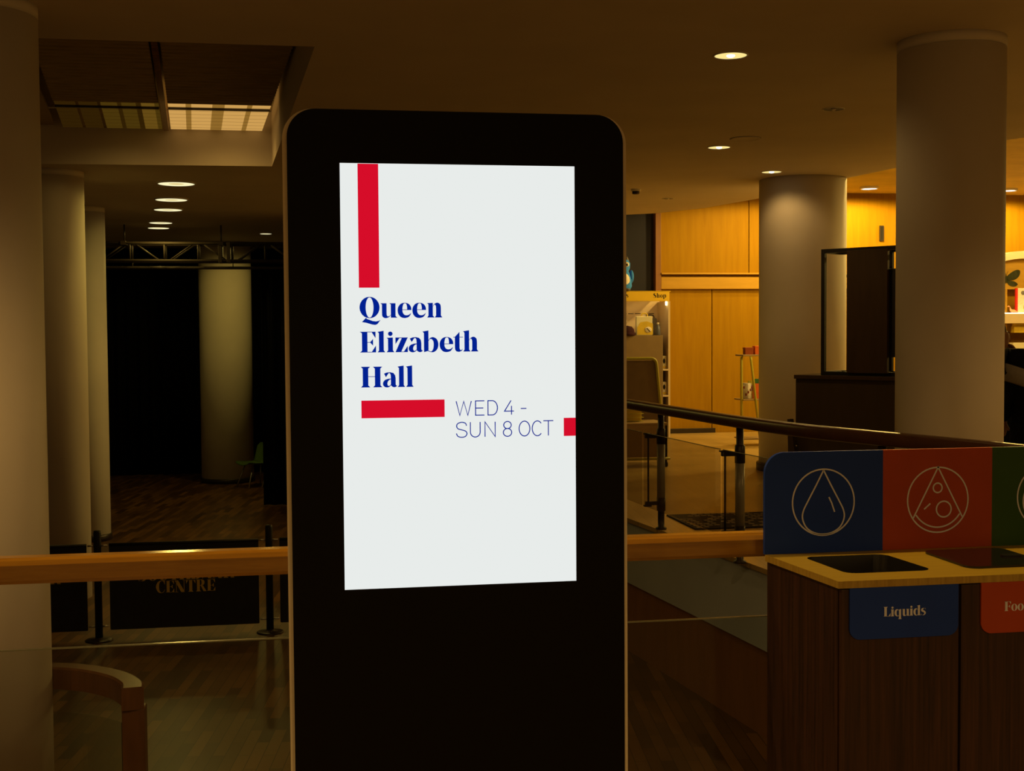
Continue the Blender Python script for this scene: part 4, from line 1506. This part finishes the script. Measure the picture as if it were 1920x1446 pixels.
# dark counter and screen frame
RZ = math.atan2(11.7 - 12.6, 5.794 - 5.115)
ct = thing('reception_counter', 'dark brown reception counter half hidden behind the big column', 'counter', (5.115, 12.6, 0), RZ)
LEN = 1.55
mb = MB()
mb.box(0, LEN, .02, .50, .0, 1.12, bevel=.004)
mb.build('body', M['counter'], ct)
mb = MB()
mb.box(-.005, LEN + .01, -.01, .53, 1.12, 1.16, bevel=.004)
mb.build('top', M['darkcab'], ct)
mb = MB()
mb.prism([[(-.05, .70), (-.02, .70), (.10, .0), (-.03, .0)]], 'y', -.06, .012)
mb.build('side_bracket', M['counter'], ct)
mb = MB()
mb.lathe([(.008, 0), (.008, .01)], (.04, -.03, .42), 10)
mb.build('button', M['steel'], ct)
t = thing('screen_frame', 'black open metal frame holding dark boards on the reception counter', 'display frame', (5.115, 12.6, 1.1605), RZ)
x0 = .30
x1 = 1.42
FH = 1.285
mb = MB()
for (xa, ya) in ((x0, .06), (x1, .06), (.86, .42), (x1, .42)):
    mb.box(xa - .02, xa + .02, ya - .02, ya + .02, 0, FH)
for z in (.02, FH - .02):
    for ya in (.06, .42):
        mb.box(x0, x1, ya - .019, ya + .019, z - .02, z + .02)
    for xa in (x0, .86, x1):
        mb.box(xa - .019, xa + .019, .06, .42, z - .02, z + .02)
mb.build('frame', M['black'], t)
mb = MB()
mb.box(.59, 1.03, .0, .045, .03, FH - .03, bevel=.003)
mb.build('dark_board', M['darkcab'], t)
mb = MB()
mb.box(.572, 1.12, .046, .09, .19, 1.06, bevel=.004)
mb.build('monitor', M['black'], t)

# far shelving beyond the big column
t = thing('arched_shelving', 'lit shop shelving with an arched top board and butterfly motif', 'shelving', (11.6, 19.05, 0))
mb = MB()
arc_o = [(-1.0 + 2.0 * k / 24, 2.55 + .32 * math.sin(PI * k / 24) ** .8) for k in range(25)]
arc_i = [(-1.0 + 2.0 * k / 24, 2.45 + .30 * math.sin(PI * k / 24) ** .8) for k in range(25)]
for a, b, c, d in zip(arc_o, arc_o[1:], arc_i[1:], arc_i):
    for y in (-.15, .10):
        mb.face([(a[0], y, a[1]), (b[0], y, b[1]), (c[0], y, c[1]), (d[0], y, d[1])])
    mb.face([(a[0], -.15, a[1]), (b[0], -.15, b[1]), (b[0], .10, b[1]), (a[0], .10, a[1])])
    mb.face([(d[0], -.15, d[1]), (c[0], -.15, c[1]), (c[0], .10, c[1]), (d[0], .10, d[1])])
mb.build('arch_board', M['unitwhite'], t)
mb = MB()
mb.prism([[(-1.0, 2.26)] + [(1.0, 2.26)] + arc_i[::-1]], 'y', -.02, .02)
mb.build('tympanum', M['oakbeam'], t)
mb = MB()
for s in (-1, 1):
    up_ = [(0, .02), (.06, .09), (.17, .15), (.235, .135), (.225, .06), (.16, .0), (.05, -.015)]
    lo_ = [(0, -.01), (.06, -.02), (.15, -.04), (.20, -.085), (.14, -.115), (.06, -.10), (.015, -.05)]
    for w_ in (up_, lo_):
        mb.prism([[(-.30 + s * (p.x + .008), 2.42 + p.y) for p in catmull([(a, b, 0) for a, b in w_], 4, True)]], 'y', -.032, -.022)
mb.ball((-.30, -.035, 2.42), .016, .012, .07)
mb.tube([(-.30, -.035, 2.48), (-.335, -.035, 2.55)], .003, 5)
mb.tube([(-.30, -.035, 2.48), (-.265, -.035, 2.55)], .003, 5)
mb.build('butterfly_motif', M['moth'], t)
mb = MB()
mb.box(-1.0, 1.0, -.22, .40, 1.71, 1.865, bevel=.004)
sh = mb.build('shelf', M['unitwhite'], t)
mb = MB()
mb.box(-1.0, 1.0, -.21, -.19, 1.866, 1.880)
mb.build('strip_light', M['striplight'], sh)
for x in (-1.0, -.30, .42, .98):
    mb = MB()
    mb.box(x, x + .03, -.02, .40, 0, 2.26)
    mb.build('upright', M['oakbeam'], t)
mb = MB()
mb.box(-1.0, 1.0, -.22, .40, 1.12, 1.20, bevel=.004)
mb.build('shelf', M['unitwhite'], t)
t = thing('story_book', 'white book with a red spine and green figure standing on the lit shelf', 'book', (11.60, 18.99, 1.8655))
mb = MB()
mb.box(-.12, .16, -.02, .02, 0, .41, bevel=.003)
mb.build('cover', M['plushwhite'], t)
mb = MB()
mb.box(-.15, -.119, -.022, .022, 0, .41, bevel=.004)
mb.build('spine', M['red'], t)
mb = MB()
mb.ball((.05, -.02, .10), .07, .006, .09)
mb.ball((.05, -.02, .21), .045, .006, .05)
mb.build('printed_figure', M['olive'], t)
mb = MB()
mb.ball((-.03, -.02, .335), .035, .006, .035)
mb.build('printed_badge', M['plushgrey'], t)
t = thing('toy_dinosaur', 'small pink long-necked toy dinosaur on the lit shelf', 'toy', (11.36, 18.93, 1.8655))
mb = MB()
mb.tube(catmull([(-.075, 0, .115), (-.055, 0, .12), (-.04, 0, .10), (-.025, 0, .06), (.0, 0, .045), (.04, 0, .042), (.075, 0, .03), (.11, 0, .012)], 5),
        [.008 + .0 * k for k in range(11)] + [.010 + .014 * min(1, k / 7) for k in range(13)] + [.022 - .019 * k / 11 for k in range(12)], 10)
mb.ball((-.07, 0, .117), .017, .010, .010, seg=10)
mb.build('body', M['pink'], t)
for (x, y) in ((-.005, .012), (-.005, -.012), (.045, .012), (.045, -.012)):
    mb = MB()
    mb.tube([(x, y, .04), (x, y, 0)], [.009, .007], 8)
    mb.build('leg', M['pink'], t)
t = thing('toy_figure', 'small white toy figure on the lit shelf beside the column edge', 'toy', (11.215, 18.95, 1.8655))
mb = MB()
mb.lathe([(.02, 0), (.03, .02), (.026, .06), (.012, .085), (.02, .10), (.001, .125)], n=14)
mb.build('body', M['plushwhite'], t)
mb = MB()
mb.ball((.012, -.018, .105), .004, .003, .004, seg=8)
mb.build('eye', M['ink'], t)
t = thing('yellow_box', 'plain yellow box hanging below the lit shelf', 'box', (11.56, 19.0, 1.56))
mb = MB()
mb.box(-.15, .17, -.05, .05, 0, .10, bevel=.004)
mb.build('box', M['packyellow'], t)
mb = MB()
mb.box(-.15, .17, -.02, .02, .10, .15)
mb.build('hanger', M['packyellow'], t)
t = thing('paper_stack', 'pale stack of paper goods on the lower shelf behind the person', 'stationery', (11.47, 18.98, 1.2005))
mb = MB()
mb.box(-.12, .18, -.1, .08, 0, .20, bevel=.006)
mb.build('stack', M['paper'], t)
mb = MB()
mb.box(-.122, .182, -.102, .082, .08, .10)
mb.build('paper_band', M['packyellow'], t)


# ================================================================== PERSON
def skinned(name, nodes, edges, material, parent, root=0, sub=2, loc=None):
    me = bpy.data.meshes.new(name)
    me.from_pydata([n[0] for n in nodes], edges, [])
    o = bpy.data.objects.new(name, me)
    COL.objects.link(o)
    sk = o.modifiers.new('skin', 'SKIN')
    sk.use_smooth_shade = True
    for i, n in enumerate(nodes):
        r = n[1]
        me.skin_vertices[0].data[i].radius = (r, r) if not isinstance(r, tuple) else r
        me.skin_vertices[0].data[i].use_root = (i == root)
    sb = o.modifiers.new('smooth', 'SUBSURF')
    sb.levels = sub
    sb.render_levels = sub
    me.materials.append(material)
    if parent:
        o.parent = parent
    return o


def build_person(p, arms, hair=True, beard=False):
    """local axes: +x the way the person faces, z up; arms = ((shoulder, elbow, wrist, finger direction), ...)"""
    body = [((0, 0, .93), .10), ((.0, 0, 1.12), .10), ((.0, 0, 1.32), .105), ((-.01, 0, 1.43), .07), ((-.015, 0, 1.49), .052),
            ((-.02, 0, 1.56), .088), ((-.025, 0, 1.63), .104), ((-.03, 0, 1.70), .092),
            ((.0, -.10, .90), .085), ((.02, -.11, .50), .058), ((-.01, -.11, .09), .042), ((.13, -.115, .035), .036),
            ((.0, .10, .90), .085), ((-.02, .11, .50), .058), ((-.05, .11, .09), .042), ((.09, .115, .035), .036)]
    be = [(0, 1), (1, 2), (2, 3), (3, 4), (4, 5), (5, 6), (6, 7), (0, 8), (8, 9), (9, 10), (10, 11), (0, 12), (12, 13), (13, 14), (14, 15)]
    jk = [((0, 0, .70), .19), ((0, 0, 1.08), .165), ((0, 0, 1.32), .160), ((-.01, 0, 1.43), .115)]
    je = [(0, 1), (1, 2), (2, 3)]
    for (sh, el, wr, d) in arms:
        d = Vector(d).normalized()
        i0 = len(body)
        body += [(sh, .046), (el, .040), (wr, .031)]
        be += [(2, i0), (i0, i0 + 1), (i0 + 1, i0 + 2)]
        side = Vector((0, 1, 0)) if abs(d.y) < .7 else Vector((1, 0, 0))
        side = (side - d * side.dot(d)).normalized()
        bend = d.cross(side)
        palm = len(body)
        base = Vector(wr)
        body.append((tuple(base + d * .06), .036))
        be.append((i0 + 2, palm))
        for f_, L in ((-.030, .060), (-.010, .072), (.010, .068), (.029, .054)):
            a = base + d * .085 + side * f_
            k0 = len(body)
            body += [(tuple(a), .010), (tuple(a + d * L * .5 + bend * .008), .009), (tuple(a + d * L * .8 + bend * .030), .008)]
            be += [(palm, k0), (k0, k0 + 1), (k0 + 1, k0 + 2)]
        a = base + d * .035 - side * .04
        k0 = len(body)
        body += [(tuple(a), .012), (tuple(a + d * .035 - side * .016), .010)]
        be += [(palm, k0), (k0, k0 + 1)]
        j0 = len(jk)
        cuff = Vector(el).lerp(Vector(wr), .92)
        mid = Vector(sh).lerp(Vector(el), .45)
        jk += [(sh, .108), (tuple(mid), .092), (el, .070), (tuple(cuff), .050)]
        je += [(2, j0), (j0, j0 + 1), (j0 + 1, j0 + 2), (j0 + 2, j0 + 3)]
    skinned('body', body, be, M['skin'], p)
    skinned('jacket', jk, je, M['cloth'], p)
    tr_ = [((0, 0, 1.05), .13), ((0, -.10, .88), .10), ((.02, -.11, .50), .078), ((-.01, -.11, .10), .062), ((0, .10, .88), .10), ((-.02, .11, .50), .078), ((-.05, .11, .10), .062)]
    skinned('trousers', tr_, [(0, 1), (1, 2), (2, 3), (0, 4), (4, 5), (5, 6)], M['cloth'], p)
    mb = MB()
    mb.lathe([(.004, .03), (.010, .02), (.016, .004), (.018, -.012), (.010, -.02), (.001, -.022)], (.066, 0, 1.625), 12)
    mb.build('nose', M['skin'], p)
    mb = MB()
    mb.ball((.058, 0, 1.571), .012, .024, .010, seg=12)
    mb.build('mouth', M['lips'], p)
    for s_ in (-1, 1):
        mb = MB()
        mb.ball((.052, s_ * .034, 1.652), .008, .013, .007, seg=12)
        mb.build('eye', M['plushwhite'], p)
        mb = MB()
        mb.ball((.0585, s_ * .034, 1.652), .003, .005, .005, seg=8)
        mb.build('iris', M['ink'], p)
        mb = MB()
        mb.ball((-.03, s_ * .088, 1.62), .020, .012, .032, seg=12)
        mb.build('ear', M['skin'], p)
        mb = MB()
        mb.ball((.054, s_ * .034, 1.672), .009, .020, .004, seg=10)
        mb.build('eyebrow', M['hair'], p)
    mb = MB()
    mb.ball((-.055, 0, 1.682), .098, .100, .098, seg=20)
    mb.build('hair', M['hair'], p)
    if beard:
        mb = MB()
        mb.ball((.030, 0, 1.538), .034, .050, .030, seg=14)
        mb.build('beard', M['hair'], p)
    for s_, x in ((-1, .05), (1, .01)):
        mb = MB()
        mb.ball((x, s_ * .112, .035), .13, .045, .036, seg=14)
        mb.build('shoe', M['rubber'], p)


p = thing('person', 'person in profile with one hand raised to the chin, beside the big column', 'person', (5.452, 9.25, 0), -.12, 'people at the shop side')
p.scale = (.955, .955, .955)
build_person(p, (((.0, -.17, 1.40), (.17, -.19, 1.20), (.125, -.05, 1.45), (-.30, .25, .9)),
                 ((.0, .17, 1.40), (.03, .22, 1.13), (.16, .18, .94), (.6, -.2, -.8))), beard=True)
p = thing('person', 'person in black seen from behind with a slanting grey sash across the back', 'person', (5.268, 8.45, 0), PI / 2 - .15, 'people at the shop side')
build_person(p, (((.0, -.18, 1.40), (.02, -.215, 1.13), (.14, -.19, .93), (.5, .1, -.85)),
                 ((.0, .18, 1.40), (.02, .215, 1.13), (.14, .19, .93), (.5, -.1, -.85))))
mb = MB()
n = 36
rr = []
for (e, dz) in ((0, -.065), (.012, -.055), (.012, .055), (0, .065)):
    rr.append([((.150 + e) * math.cos(q), (.275 + e) * math.sin(q), 1.30 + .38 * ((.275 + e) * math.sin(q) - .22) + dz) for q in [2 * PI * k / n for k in range(n)]])
for A, B in zip(rr, rr[1:]):
    for k in range(n):
        f = mb.face([A[k], A[(k + 1) % n], B[(k + 1) % n], B[k]])
        f.smooth = True
o = mb.build('grey_sash', M['greycloth'], p)
so = o.modifiers.new('thickness', 'SOLIDIFY')
so.thickness = .012
